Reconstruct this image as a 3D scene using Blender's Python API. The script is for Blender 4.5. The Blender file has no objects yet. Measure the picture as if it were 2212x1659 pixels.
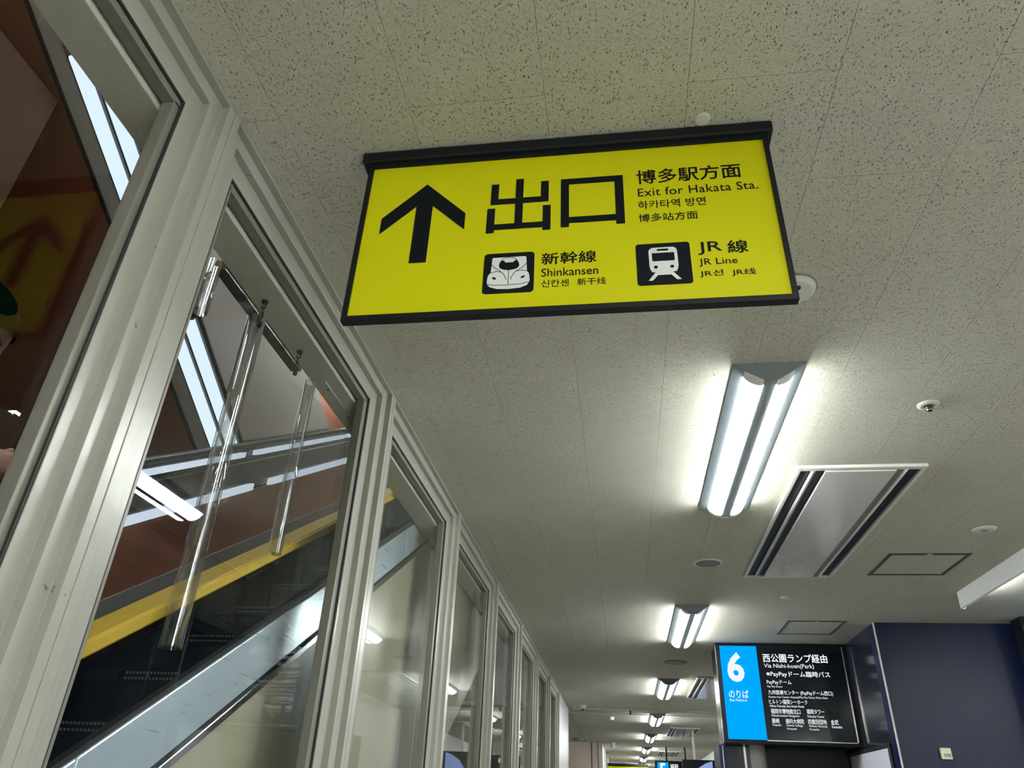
import bpy, bmesh, math, random
from mathutils import Vector, Matrix

# ------------------------------------------------------------------ camera, world, exposure
sc = bpy.context.scene
COL = sc.collection
EYE = 1.45                      # camera height above the floor
CE = 2.70                       # ceiling height
cam_d = bpy.data.cameras.new('camera')
cam_d.sensor_width = 36.0
cam_d.lens = 1561.67 / 2212.0 * 36.0
cam_d.clip_start = 0.02
cam = bpy.data.objects.new('camera', cam_d)
COL.objects.link(cam)
Mx = [[0.9900267, -0.0350585, -0.1364478],
      [0.1354200, 0.5038469, 0.8531118],
      [0.0388400, -0.8630812, 0.5035695]]
cam.matrix_world = Matrix(((Mx[0][0], -Mx[0][1], -Mx[0][2], 0.0),
                           (Mx[1][0], -Mx[1][1], -Mx[1][2], 0.0),
                           (Mx[2][0], -Mx[2][1], -Mx[2][2], EYE),
                           (0, 0, 0, 1)))
sc.camera = cam
sc.view_settings.view_transform = 'Standard'
sc.view_settings.look = 'None'
sc.view_settings.gamma = 1.0
sc.view_settings.use_curve_mapping = False
sc.view_settings.exposure = 1.9
LAMP = 26.0                     # emission of the corridor's lamp bars
world = bpy.data.worlds.new('world')
sc.world = world
world.use_nodes = True
world.node_tree.nodes['Background'].inputs['Color'].default_value = (0.9, 0.95, 1.0, 1)
world.node_tree.nodes['Background'].inputs['Strength'].default_value = 0.03
sc.cycles.transparent_max_bounces = 24
sc.cycles.max_bounces = 8
sc.cycles.diffuse_bounces = 4
sc.cycles.glossy_bounces = 4
sc.cycles.transmission_bounces = 8
sc.cycles.caustics_refractive = False
sc.cycles.caustics_reflective = False
sc.cycles.adaptive_threshold = 0.06
sc.cycles.adaptive_min_samples = 16
sc.cycles.sample_clamp_indirect = 6.0
random.seed(7)
T30 = math.tan(math.radians(30))


# ------------------------------------------------------------------ helpers
class MB:
    """collects boxes, prisms, tubes; build() links them as one mesh object"""
    def __init__(self):
        self.v, self.f = [], []

    def add(self, vs, fs):
        o = len(self.v)
        self.v += [tuple(p) for p in vs]
        self.f += [tuple(i + o for i in q) for q in fs]
        return self

    def box(self, x0, y0, z0, x1, y1, z1):
        vs = [(x0, y0, z0), (x1, y0, z0), (x1, y1, z0), (x0, y1, z0),
              (x0, y0, z1), (x1, y0, z1), (x1, y1, z1), (x0, y1, z1)]
        return self.add(vs, [(0, 3, 2, 1), (4, 5, 6, 7), (0, 1, 5, 4), (1, 2, 6, 5), (2, 3, 7, 6), (3, 0, 4, 7)])

    def prism(self, pts, axis, a, b):
        """polygon pts (two coords) extruded along axis from a to b; axis x: pts are (y,z); y: (x,z); z: (x,y)"""
        n = len(pts)

        def mk(p, t):
            return {'x': (t, p[0], p[1]), 'y': (p[0], t, p[1]), 'z': (p[0], p[1], t)}[axis]
        vs = [mk(p, a) for p in pts] + [mk(p, b) for p in pts]
        fs = [tuple(range(n)), tuple(range(2 * n - 1, n - 1, -1))]
        for i in range(n):
            j = (i + 1) % n
            fs.append((i, i + n, j + n, j))
        return self.add(vs, fs)

    def sweep(self, prof, path, closed=True, cap=True):
        """prof: list of (u,w); path: list of (origin, U, W)"""
        n = len(prof)
        vs = []
        for o, U, W in path:
            for u, w in prof:
                vs.append(tuple(o[i] + U[i] * u + W[i] * w for i in range(3)))
        fs = []
        for k in range(len(path) - 1):
            for i in range(n if closed else n - 1):
                j = (i + 1) % n
                fs.append((k * n + i, k * n + j, (k + 1) * n + j, (k + 1) * n + i))
        if cap and closed:
            fs.append(tuple(range(n - 1, -1, -1)))
            fs.append(tuple(range((len(path) - 1) * n, len(path) * n)))
        return self.add(vs, fs)

    def tube(self, path, r, n=10, close=False):
        path = [Vector(p) for p in path]
        m = len(path)
        rs = r if isinstance(r, (list, tuple)) else [r] * m
        frames = []
        up = Vector((0, 0, 1))
        for i, p in enumerate(path):
            if close:
                t = (path[(i + 1) % m] - path[i - 1]).normalized()
            else:
                t = (path[min(i + 1, m - 1)] - path[max(i - 1, 0)]).normalized()
            a = t.cross(up)
            if a.length < 1e-3:
                a = t.cross(Vector((1, 0, 0)))
            a.normalize()
            b = a.cross(t)
            frames.append((p, a, b))
        vs = []
        for (p, a, b), rr in zip(frames, rs):
            for k in range(n):
                th = 2 * math.pi * k / n
                vs.append(p + a * math.cos(th) * rr + b * math.sin(th) * rr)
        fs = []
        for i in range(m if close else m - 1):
            i2 = (i + 1) % m
            for k in range(n):
                k2 = (k + 1) % n
                fs.append((i * n + k, i * n + k2, i2 * n + k2, i2 * n + k))
        if not close:
            fs.append(tuple(range(n - 1, -1, -1)))
            fs.append(tuple(range((m - 1) * n, m * n)))
        return self.add(vs, fs)

    def lathe(self, prof, c, n=28):
        """prof (r,z) turned about a vertical axis through c"""
        vs, fs = [], []
        for r, z in prof:
            for k in range(n):
                a = 2 * math.pi * k / n
                vs.append((c[0] + r * math.cos(a), c[1] + r * math.sin(a), c[2] + z))
        for i in range(len(prof) - 1):
            for k in range(n):
                k2 = (k + 1) % n
                fs.append((i * n + k, i * n + k2, (i + 1) * n + k2, (i + 1) * n + k))
        fs.append(tuple(range(n - 1, -1, -1)))
        fs.append(tuple(range((len(prof) - 1) * n, len(prof) * n)))
        return self.add(vs, fs)

    def flat(self, pts, y):
        """flat polygon of (x,z) points facing -Y at depth y"""
        vs = [(p[0], y, p[1]) for p in pts]
        area = sum(pts[i][0] * pts[(i + 1) % len(pts)][1] - pts[(i + 1) % len(pts)][0] * pts[i][1] for i in range(len(pts)))
        q = list(range(len(pts)))
        if area < 0:
            q.reverse()
        return self.add(vs, [tuple(q)])

    def ribbon(self, pts, w, y):
        """thin painted line through (x,z) points"""
        P = [Vector((p[0], p[1])) for p in pts]
        L, Rr = [], []
        for i, p in enumerate(P):
            t = (P[min(i + 1, len(P) - 1)] - P[max(i - 1, 0)]).normalized()
            nrm = Vector((-t.y, t.x)) * w / 2
            L.append(p + nrm)
            Rr.append(p - nrm)
        for i in range(len(P) - 1):
            self.flat([Rr[i], Rr[i + 1], L[i + 1], L[i]], y)
        return self

    def build(self, name, mat, parent=None, smooth=False, bevel=0.0, seg=2, origin=None):
        me = bpy.data.meshes.new(name)
        o = Vector((0, 0, 0))
        if parent is not None:
            o = world_loc(parent)
        elif origin is not None:
            o = Vector(origin)
        me.from_pydata([tuple(Vector(p) - o) for p in self.v], [], self.f)
        me.validate()
        bm = bmesh.new()
        bm.from_mesh(me)
        bmesh.ops.recalc_face_normals(bm, faces=bm.faces[:]) if not getattr(self, 'keep', False) else None
        bm.to_mesh(me)
        bm.free()
        if mat is not None:
            me.materials.append(M[mat] if isinstance(mat, str) else mat)
        ob = bpy.data.objects.new(name, me)
        COL.objects.link(ob)
        if parent is not None:
            ob.parent = parent
        else:
            ob.location = o
        if smooth:
            for p in me.polygons:
                p.use_smooth = True
        if bevel:
            b = ob.modifiers.new('bevel', 'BEVEL')
            b.width = bevel
            b.segments = seg
            b.limit_method = 'ANGLE'
        return ob


def world_loc(o):
    p = Vector(o.location)
    while o.parent is not None:
        o = o.parent
        p += Vector(o.location)
    return p


def flatmb():
    m = MB()
    m.keep = True
    return m


def tag(o, label=None, cat=None, group=None, kind=None):
    if label:
        o['label'] = label
    if cat:
        o['category'] = cat
    if group:
        o['group'] = group
    if kind:
        o['kind'] = kind
    return o


def empty(name, loc, label=None, cat=None, group=None, kind=None):
    o = bpy.data.objects.new(name, None)
    o.empty_display_size = 0.1
    COL.objects.link(o)
    o.location = loc
    return tag(o, label, cat, group, kind)


def copy_tree(o, parent=None):
    c = o.copy()
    COL.objects.link(c)
    c.parent = parent
    for ch in list(o.children):
        copy_tree(ch, c)
    return c


def R(z):
    return z + EYE


# ------------------------------------------------------------------ materials
M = {}


def mat(name, col, rough=0.5, metal=0.0, spec=0.5, emit=None, es=1.0):
    m = bpy.data.materials.new(name)
    m.use_nodes = True
    b = m.node_tree.nodes['Principled BSDF']
    b.inputs['Base Color'].default_value = (*col, 1)
    b.inputs['Roughness'].default_value = rough
    b.inputs['Metallic'].default_value = metal
    b.inputs['Specular IOR Level'].default_value = spec
    if emit:
        b.inputs['Emission Color'].default_value = (*emit, 1)
        b.inputs['Emission Strength'].default_value = es
    M[name] = m
    return m


def nodes(name):
    t = M[name].node_tree
    return t, t.nodes, t.links, t.nodes['Principled BSDF']


def mottle(name, scale, amount, bump=0.0, bscale=None, dirt=None, coord='Object'):
    """soft procedural colour variation, optional bump and specks of dirt"""
    t, n, l, b = nodes(name)
    col = tuple(b.inputs['Base Color'].default_value)
    tc = n.new('ShaderNodeTexCoord')
    no = n.new('ShaderNodeTexNoise')
    no.inputs['Scale'].default_value = scale
    no.inputs['Detail'].default_value = 5
    l.new(tc.outputs[coord], no.inputs['Vector'])
    mx = n.new('ShaderNodeMix')
    mx.data_type = 'RGBA'
    mx.inputs[6].default_value = tuple(c * (1 - amount) for c in col[:3]) + (1,)
    mx.inputs[7].default_value = tuple(min(1, c * (1 + amount)) for c in col[:3]) + (1,)
    l.new(no.outputs['Fac'], mx.inputs[0])
    out = mx.outputs[2]
    if dirt:
        dcol, dscale, lo = dirt
        n2 = n.new('ShaderNodeTexNoise')
        n2.inputs['Scale'].default_value = dscale
        n2.inputs['Detail'].default_value = 3
        l.new(tc.outputs[coord], n2.inputs['Vector'])
        r = n.new('ShaderNodeValToRGB')
        r.color_ramp.elements[0].position = lo
        r.color_ramp.elements[0].color = (0, 0, 0, 1)
        r.color_ramp.elements[1].position = lo + 0.05
        r.color_ramp.elements[1].color = (1, 1, 1, 1)
        l.new(n2.outputs['Fac'], r.inputs[0])
        m2 = n.new('ShaderNodeMix')
        m2.data_type = 'RGBA'
        l.new(r.outputs[0], m2.inputs[0])
        l.new(out, m2.inputs[6])
        m2.inputs[7].default_value = (*dcol, 1)
        out = m2.outputs[2]
    l.new(out, b.inputs['Base Color'])
    if bump:
        n3 = n.new('ShaderNodeTexNoise')
        n3.inputs['Scale'].default_value = bscale or scale * 3
        n3.inputs['Detail'].default_value = 3
        l.new(tc.outputs[coord], n3.inputs['Vector'])
        bp = n.new('ShaderNodeBump')
        bp.inputs['Strength'].default_value = bump
        bp.inputs['Distance'].default_value = 0.004
        l.new(n3.outputs['Fac'], bp.inputs['Height'])
        l.new(bp.outputs['Normal'], b.inputs['Normal'])


def brushed(name, vec, strength=0.15, rvar=0.12):
    t, n, l, b = nodes(name)
    tc = n.new('ShaderNodeTexCoord')
    mp = n.new('ShaderNodeMapping')
    mp.inputs['Scale'].default_value = vec
    l.new(tc.outputs['Object'], mp.inputs['Vector'])
    no = n.new('ShaderNodeTexNoise')
    no.inputs['Scale'].default_value = 1.0
    no.inputs['Detail'].default_value = 4
    l.new(mp.outputs[0], no.inputs['Vector'])
    mr = n.new('ShaderNodeMapRange')
    r0 = b.inputs['Roughness'].default_value
    mr.inputs['To Min'].default_value = max(0.02, r0 - rvar)
    mr.inputs['To Max'].default_value = r0 + rvar
    l.new(no.outputs['Fac'], mr.inputs['Value'])
    l.new(mr.outputs[0], b.inputs['Roughness'])
    bp = n.new('ShaderNodeBump')
    bp.inputs['Strength'].default_value = strength
    bp.inputs['Distance'].default_value = 0.002
    l.new(no.outputs['Fac'], bp.inputs['Height'])
    l.new(bp.outputs['Normal'], b.inputs['Normal'])


def thin_glass(name, tint, ior=1.45, rough=0.0, power=5.0):
    m = bpy.data.materials.new(name)
    m.use_nodes = True
    t = m.node_tree
    t.nodes.clear()
    out = t.nodes.new('ShaderNodeOutputMaterial')
    tr = t.nodes.new('ShaderNodeBsdfTransparent')
    tr.inputs['Color'].default_value = (*tint, 1)
    gl = t.nodes.new('ShaderNodeBsdfGlossy')
    gl.inputs['Color'].default_value = (1, 1, 1, 1)
    gl.inputs['Roughness'].default_value = rough
    geo = t.nodes.new('ShaderNodeNewGeometry')
    dt = t.nodes.new('ShaderNodeVectorMath')
    dt.operation = 'DOT_PRODUCT'
    t.links.new(geo.outputs['Incoming'], dt.inputs[0])
    t.links.new(geo.outputs['Normal'], dt.inputs[1])

    def mth(op, p, q):
        m_ = t.nodes.new('ShaderNodeMath')
        m_.operation = op
        for i_, w_ in enumerate((p, q)):
            if w_ is None:
                continue
            if isinstance(w_, (int, float)):
                m_.inputs[i_].default_value = w_
            else:
                t.links.new(w_, m_.inputs[i_])
        return m_.outputs[0]
    f0 = ((ior - 1) / (ior + 1)) ** 2          # Schlick reflectance, the same from either face
    c5 = mth('POWER', mth('SUBTRACT', 1.0, mth('ABSOLUTE', dt.outputs['Value'], None)), power)
    fres = mth('ADD', f0, mth('MULTIPLY', c5, 1.0 - f0))
    mx = t.nodes.new('ShaderNodeMixShader')
    t.links.new(fres, mx.inputs[0])
    t.links.new(tr.outputs[0], mx.inputs[1])
    t.links.new(gl.outputs[0], mx.inputs[2])
    t.links.new(mx.outputs[0], out.inputs[0])
    M[name] = m


def emitter(name, col, strength, sample=True):
    m = bpy.data.materials.new(name)
    m.use_nodes = True
    t = m.node_tree
    t.nodes.clear()
    out = t.nodes.new('ShaderNodeOutputMaterial')
    e = t.nodes.new('ShaderNodeEmission')
    e.inputs[0].default_value = (*col, 1)
    e.inputs[1].default_value = strength
    t.links.new(e.outputs[0], out.inputs[0])
    if not sample:
        m.cycles.emission_sampling = 'NONE'
    M[name] = m


def ceiling_tile_material(name, col):
    """mineral-fibre board: pinholes and short worm-shaped fissures"""
    mat(name, col, 0.9, spec=0.25)
    t, n, l, b = nodes(name)
    geo = n.new('ShaderNodeNewGeometry')
    P = geo.outputs['Position']

    def noise(scale, detail=2, dist=0.0, vec=None, rough=0.5):
        no = n.new('ShaderNodeTexNoise')
        no.inputs['Scale'].default_value = scale
        no.inputs['Detail'].default_value = detail
        no.inputs['Roughness'].default_value = rough
        no.inputs['Distortion'].default_value = dist
        l.new(vec or P, no.inputs['Vector'])
        return no.outputs['Fac']

    def ramp(fac, a, c):
        r = n.new('ShaderNodeMapRange')
        r.interpolation_type = 'SMOOTHSTEP'
        r.inputs['From Min'].default_value = a
        r.inputs['From Max'].default_value = c
        l.new(fac, r.inputs['Value'])
        return r.outputs[0]

    def math_(op, a, c):
        m = n.new('ShaderNodeMath')
        m.operation = op
        for i, q in enumerate((a, c)):
            if isinstance(q, (int, float)):
                m.inputs[i].default_value = q
            else:
                l.new(q, m.inputs[i])
        return m.outputs[0]
    # fissures: elongated cells in a warped direction
    warp = n.new('ShaderNodeTexNoise')
    warp.inputs['Scale'].default_value = 9.0
    l.new(P, warp.inputs['Vector'])
    wv = n.new('ShaderNodeVectorMath')
    wv.operation = 'SCALE'
    wv.inputs[3].default_value = 0.06
    l.new(warp.outputs['Color'], wv.inputs[0])
    ad = n.new('ShaderNodeVectorMath')
    ad.operation = 'ADD'
    l.new(P, ad.inputs[0])
    l.new(wv.outputs[0], ad.inputs[1])
    mp = n.new('ShaderNodeMapping')
    mp.inputs['Scale'].default_value = (1.0, 0.55, 1.0)
    mp.inputs['Rotation'].default_value = (0, 0, 0.5)
    l.new(ad.outputs[0], mp.inputs['Vector'])
    vo = n.new('ShaderNodeTexVoronoi')
    vo.inputs['Scale'].default_value = 160.0
    vo.inputs['Randomness'].default_value = 1.0
    l.new(mp.outputs[0], vo.inputs['Vector'])
    sep = n.new('ShaderNodeSeparateColor')
    l.new(vo.outputs['Color'], sep.inputs[0])
    keep = ramp(sep.outputs[0], 0.20, 0.80)
    pit = math_('MULTIPLY', ramp(vo.outputs['Distance'], 0.25, 0.10), keep)
    vo2 = n.new('ShaderNodeTexVoronoi')
    vo2.inputs['Scale'].default_value = 260.0
    l.new(ad.outputs[0], vo2.inputs['Vector'])
    sep2 = n.new('ShaderNodeSeparateColor')
    l.new(vo2.outputs['Color'], sep2.inputs[0])
    keep2 = ramp(sep2.outputs[1], 0.45, 0.90)
    pin = math_('MULTIPLY', ramp(vo2.outputs['Distance'], 0.28, 0.12), keep2)
    pits = math_('MAXIMUM', pit, pin)
    # all pits take a darker colour, more so in random patches
    patch = ramp(noise(3.0, 3), 0.35, 0.62)
    dark = math_('MULTIPLY', pits, math_('ADD', math_('MULTIPLY', patch, 0.20), 0.20))
    base = n.new('ShaderNodeMix')
    base.data_type = 'RGBA'
    base.inputs[6].default_value = (col[0] * 0.93, col[1] * 0.92, col[2] * 0.88, 1)
    base.inputs[7].default_value = (col[0] * 1.05, col[1] * 1.05, col[2] * 1.03, 1)
    l.new(noise(5.0, 6, 0.5), base.inputs[0])
    c2 = n.new('ShaderNodeMix')
    c2.data_type = 'RGBA'
    l.new(dark, c2.inputs[0])
    l.new(base.outputs[2], c2.inputs[6])
    c2.inputs[7].default_value = (0.05, 0.047, 0.035, 1)
    l.new(c2.outputs[2], b.inputs['Base Color'])
    fine = noise(180.0, 3)
    h = math_('SUBTRACT', math_('MULTIPLY', fine, 0.25), pits)
    bp = n.new('ShaderNodeBump')
    bp.inputs['Strength'].default_value = 1.0
    bp.inputs['Distance'].default_value = 0.0075
    l.new(h, bp.inputs['Height'])
    l.new(bp.outputs['Normal'], b.inputs['Normal'])


ceiling_tile_material('ceiling_board', (0.50, 0.495, 0.435))
mat('joint_dark', (0.16, 0.155, 0.13), 0.9)
mat('frame_paint', (0.31, 0.31, 0.27), 0.30)
mottle('frame_paint', 6, 0.07, bump=0.25, bscale=22, dirt=((0.10, 0.10, 0.085), 34, 0.735))
mat('bead_in_shade', (0.17, 0.167, 0.14), 0.38)  # shade of the glazing reveal is put into this darker colour
mottle('bead_in_shade', 8, 0.10, bump=0.12, bscale=30)
mat('gasket', (0.012, 0.014, 0.014), 0.6)
mat('soffit_paint', (0.52, 0.52, 0.47), 0.55)
mottle('soffit_paint', 5, 0.12, dirt=((0.28, 0.27, 0.23), 14, 0.74))
thin_glass('pane_glass', (0.94, 0.955, 0.94), 1.28)
thin_glass('tint_glass', (0.50, 0.56, 0.575), 1.36)
thin_glass('acrylic_tube', (0.95, 0.96, 0.965), 1.55, 0.0, 2.6)
thin_glass('acrylic_sheet', (0.965, 0.97, 0.97), 1.30)
m = mat('acrylic_rod', (1, 1, 1), 0.0)
b_ = m.node_tree.nodes['Principled BSDF']
b_.inputs['Transmission Weight'].default_value = 1.0
b_.inputs['IOR'].default_value = 1.45
mat('sign_black', (0.006, 0.008, 0.010), 0.5, spec=0.25)
mat('print_black', (0.004, 0.006, 0.008), 0.6, spec=0.15)
mat('sign_yellow', (0.60, 0.595, 0.004), 0.5, spec=0.15)
mat('print_white', (0.72, 0.75, 0.74), 0.5)
mat('fixture_paint', (0.21, 0.25, 0.275), 0.5)
mat('fixture_white', (0.78, 0.79, 0.79), 0.45)
emitter('lamp_glow', (0.96, 1.0, 0.98), LAMP)
mat('lamp_cap', (0.8, 0.8, 0.78), 0.4)
mat('vent_white', (0.66, 0.65, 0.62), 0.4)
mat('vent_panel', (0.60, 0.61, 0.60), 0.12, spec=0.7)
mat('vent_slot', (0.008, 0.016, 0.026), 0.5)
mat('vent_vane', (0.45, 0.44, 0.42), 0.35)
mat('plastic_white', (0.60, 0.60, 0.55), 0.5)
mat('plastic_grey', (0.20, 0.20, 0.19), 0.6)
mat('dark_metal', (0.03, 0.03, 0.032), 0.4, 0.4)
mat('hatch_trim', (0.075, 0.078, 0.095), 0.6)
mat('navy_wall', (0.006, 0.011, 0.040), 0.36, spec=0.30)
mottle('navy_wall', 1.5, 0.12, bump=0.03, bscale=200)
mat('navy_gloss', (0.012, 0.016, 0.026), 0.14)
mat('bezel', (0.004, 0.006, 0.010), 0.35, spec=0.2)
mat('screen_black', (0.006, 0.008, 0.011), 0.12, spec=0.35)
emitter('screen_blue', (0.0, 0.40, 1.0), 0.27, False)
emitter('screen_white', (0.90, 0.97, 1.0), 0.26, False)
emitter('screen_pale', (0.35, 0.5, 0.95), 0.20, False)
mat('trim_bright', (0.75, 0.72, 0.66), 0.2, 0.9)
mat('stainless', (0.62, 0.64, 0.67), 0.16, 1.0)
brushed('stainless', (300, 4, 4), 0.03, 0.08)
mat('chrome', (0.72, 0.72, 0.74), 0.05, 1.0)
mat('deck_steel', (0.74, 0.85, 1.0), 0.30, 0.65)  # bluish-white reflection is put into the steel's base colour
brushed('deck_steel', (6, 5, 90), 0.05, 0.09)
mat('dark_steel', (0.11, 0.115, 0.12), 0.22, 0.8)
mat('side_steel', (0.36, 0.345, 0.355), 0.12, 1.0)
brushed('side_steel', (40, 40, 2), 0.06, 0.06)
mat('brown_panel', (0.33, 0.125, 0.078), 0.18, 0.0, 0.5)
mottle('brown_panel', 0.8, 0.25)
mat('brown_wall', (0.21, 0.105, 0.062), 0.5, spec=0.2)
mottle('brown_wall', 0.9, 0.18)
mat('beige_clad', (0.36, 0.335, 0.255), 0.28)
mottle('beige_clad', 1.2, 0.10)
mat('handrail_yellow', (0.50, 0.33, 0.035), 0.6, spec=0.2)
mottle('handrail_yellow', 14, 0.08, dirt=((0.22, 0.15, 0.03), 11, 0.70))
mat('far_grey', (0.30, 0.28, 0.29), 0.4)
mat('rubber', (0.012, 0.014, 0.016), 0.5)
mat('step_metal', (0.035, 0.040, 0.043), 0.4, 0.5)
mat('cleat_glint', (0.80, 0.84, 0.84), 0.35, 0.2)  # near-white: glints on the riser ribs are put into the colour
mat('chain_metal', (0.014, 0.013, 0.011), 0.6, 0.3, spec=0.2)
mat('grey_wall', (0.55, 0.54, 0.51), 0.5)
mat('warm_glow_wall', (0.60, 0.50, 0.42), 0.6)  # warm glow falling on this wall is put into its colour
mat('panel_metal', (0.52, 0.53, 0.53), 0.35)
mat('floor_tile', (0.62, 0.61, 0.57), 0.35)
mottle('floor_tile', 3, 0.08)
mat('floor_dark', (0.26, 0.25, 0.235), 0.35)
mottle('floor_dark', 3, 0.08)
mat('shaft_wall', (0.20, 0.19, 0.18), 0.6)
mat('sticker_green', (0.0006, 0.0035, 0.0018), 0.8, spec=0.0)
mat('skin', (0.34, 0.19, 0.14), 0.6, spec=0.3)
mat('hair', (0.05, 0.026, 0.014), 0.9, spec=0.0)
mat('jacket', (0.010, 0.013, 0.024), 0.8)
mat('trousers', (0.03, 0.03, 0.035), 0.8)
mat('shoe', (0.02, 0.018, 0.016), 0.5)
mat('phone_dark', (0.012, 0.016, 0.016), 0.45, spec=0.2)
mat('phone_edge', (0.16, 0.09, 0.07), 0.6, spec=0.2)
mat('poster', (0.55, 0.55, 0.62), 0.25)
mat('thermostat', (0.72, 0.66, 0.47), 0.5)
mat('thermostat_window', (0.28, 0.29, 0.26), 0.3)
emitter('strip_light', (0.74, 0.88, 1.0), 0.32)
emitter('strip_light_dim', (0.74, 0.84, 1.0), 0.24)

# ------------------------------------------------------------------ the room shell
WX = -0.771                     # corridor face of the left partition
fl = MB().box(-6, -13, -0.12, 12.0, 1.2, 0).build('floor', 'floor_tile')
tag(fl, kind='structure')
fl2 = MB().box(-6, 1.2, -0.12, 12.0, 34, 0).build('floor_1', 'floor_dark')  # unseen; darker stretch added to lessen bounce onto the ceiling ahead
tag(fl2, kind='structure')

# ceiling: dark backing with separate boards laid in half bond
bk = MB().box(-0.80, -13, CE + 0.012, 12.0, 34, CE + 0.06).build('ceiling', 'joint_dark')
tag(bk, kind='structure')
TW, TL, G = 0.2855, 0.571, 0.0007


def board_mesh(w, ln):
    mb = MB()
    c = 0.0004
    x, y = w / 2 - G / 2, ln / 2 - G / 2
    vs = [(-x, -y, 0.012), (x, -y, 0.012), (x, y, 0.012), (-x, y, 0.012),
          (-x, -y, c), (x, -y, c), (x, y, c), (-x, y, c),
          (-x + c, -y + c, 0), (x - c, -y + c, 0), (x - c, y - c, 0), (-x + c, y - c, 0)]
    fs = [(0, 1, 2, 3), (0, 4, 5, 1), (1, 5, 6, 2), (2, 6, 7, 3), (3, 7, 4, 0),
          (4, 8, 9, 5), (5, 9, 10, 6), (6, 10, 11, 7), (7, 11, 8, 4), (8, 11, 10, 9)]
    mb.add(vs, fs)
    return mb


slots = []
for ci in range(-2, 44):
    x0 = -0.400 + TW * ci
    x1 = x0 + TW
    if x1 > 12.0:
        break
    cx0 = max(x0, -0.795)
    off = 0.968 if ci % 2 == 0 else 0.968 + TL / 2
    for k in range(-24, 58):
        y0 = off + TL * k
        if y0 < -12.9 or y0 + TL > 33.5 or (x0 > 6 and y0 > 6):
            continue
        slots.append((cx0, x1, y0))


def seen_rank(s):
    x, y = (s[0] + s[1]) / 2, s[2] + TL / 2
    d = Vector((x, y, CE - EYE))
    c = [sum(Mx[r][k] * d[r] for r in range(3)) for k in range(3)]
    if c[2] < 0.1:
        return 1e6
    u, v = 1106 + 1561.67 * c[0] / c[2], 829.5 + 1561.67 * c[1] / c[2]
    if u < -150 or u > 2360 or v < -200 or v > 1860:
        return 1e5 + d.length
    return d.length


slots.sort(key=seen_rank)
boards = {}
for i, (x0, x1, y0) in enumerate(slots[:300]):
    w = round(x1 - x0, 4)
    loc = ((x0 + x1) / 2, y0 + TL / 2, CE)
    if w not in boards:
        ob = board_mesh(w, TL).build('ceiling_board', 'ceiling_board')
        boards[w] = ob.data
    else:
        ob = bpy.data.objects.new('ceiling_board', boards[w])
        COL.objects.link(ob)
    ob.parent = bk
    ob.location = loc
rest = MB()
for x0, x1, y0 in slots[300:]:
    bmesh_ = board_mesh(x1 - x0, TL)
    rest.add([(p[0] + (x0 + x1) / 2, p[1] + y0 + TL / 2, p[2] + CE) for p in bmesh_.v], bmesh_.f)
ro = rest.build('ceiling_boards_far', 'ceiling_board', bk)
tag(ro, kind='stuff')

for nm, b in (('wall_back', (-6, -13.2, 0, 12, -13, 6.5)), ('wall_right', (12.0, -13, 0, 12.2, 34, CE + 0.1)),
              ('wall_far', (-6, 34, 0, 12.2, 34.2, CE + 0.1))):
    tag(MB().box(*b).build(nm, 'grey_wall'), kind='structure')

# ------------------------------------------------------------------ left glazed partition
GX = -0.838                     # glass plane
part = empty('wall_left', (WX, 0, 0), kind='structure')
Y0, Y1 = -12.9, 9.65
rail = MB()
rail.box(-0.842, Y0, CE - 0.006, -0.771, Y1, CE)
rail.box(-0.842, Y0, R(1.212), -0.789, Y1, CE - 0.006)
rail.box(-0.842, Y0, R(1.165), -0.807, Y1, R(1.212))
rl = rail.build('top_rail', 'frame_paint', part, bevel=0.0015)
MB().box(-0.8120, Y0, R(1.1605), -0.8085, Y1, R(1.1650)).build('gasket', 'gasket', rl)
MB().box(-0.8400, Y0, R(1.1440), -0.8140, Y1, R(1.1650)).build('glazing_bead', 'bead_in_shade', rl, bevel=0.001)
MB().box(-0.842, Y0, 0, -0.785, Y1, 0.12).build('bottom_rail', 'frame_paint', part, bevel=0.002)
mull = [(y_, 0.023, 0.075, 0.135) for y_ in (-12.0, -8.9, -5.2, -1.5)] + [(-0.28, 0.022, 0.058, 0.098), (0.943, 0.022, 0.058, 0.098)] + \
       [(y, 0.023, 0.075, 0.135) for y in (2.175, 3.385, 4.645, 5.895, 7.165, 8.41, 9.63)]
zt = CE - 0.0065
for yc, hc, hb, ha in mull:
    prof = [(-0.842, yc - ha), (-0.8064, yc - ha), (-0.8064, yc - hb), (-0.7884, yc - hb), (-0.7884, yc - hc), (-0.7712, yc - hc),
            (-0.7712, yc - 0.0012), (-0.775, yc - 0.0008), (-0.775, yc + 0.0008), (-0.7712, yc + 0.0012),
            (-0.7712, yc + hc), (-0.7884, yc + hc), (-0.7884, yc + hb), (-0.8064, yc + hb), (-0.8064, yc + ha), (-0.842, yc + ha)]
    mo = MB().prism(prof, 'z', 0.0, zt).build('mullion', 'frame_paint', part, bevel=0.0014)
    for s in (-1, 1):
        a, b = sorted((yc + s * ha, yc + s * (ha + 0.005)))
        MB().box(-0.812, a, 0.12, -0.8082, b, R(1.165)).build('gasket', 'gasket', mo)
        a, b = sorted((yc + s * ha, yc + s * (ha + (0.020 if yc < 1.5 else 0.034))))
        MB().box(-0.840, a, 0.12, -0.814, b, R(1.150)).build('glazing_bead', 'bead_in_shade', mo, bevel=0.001)
for (a, b) in zip(mull[:-1], mull[1:]):
    MB().box(-0.841, a[0] + a[3], 0.12, -0.835, b[0] - b[3], R(1.150)).build('glass_pane', 'pane_glass', part)
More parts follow.
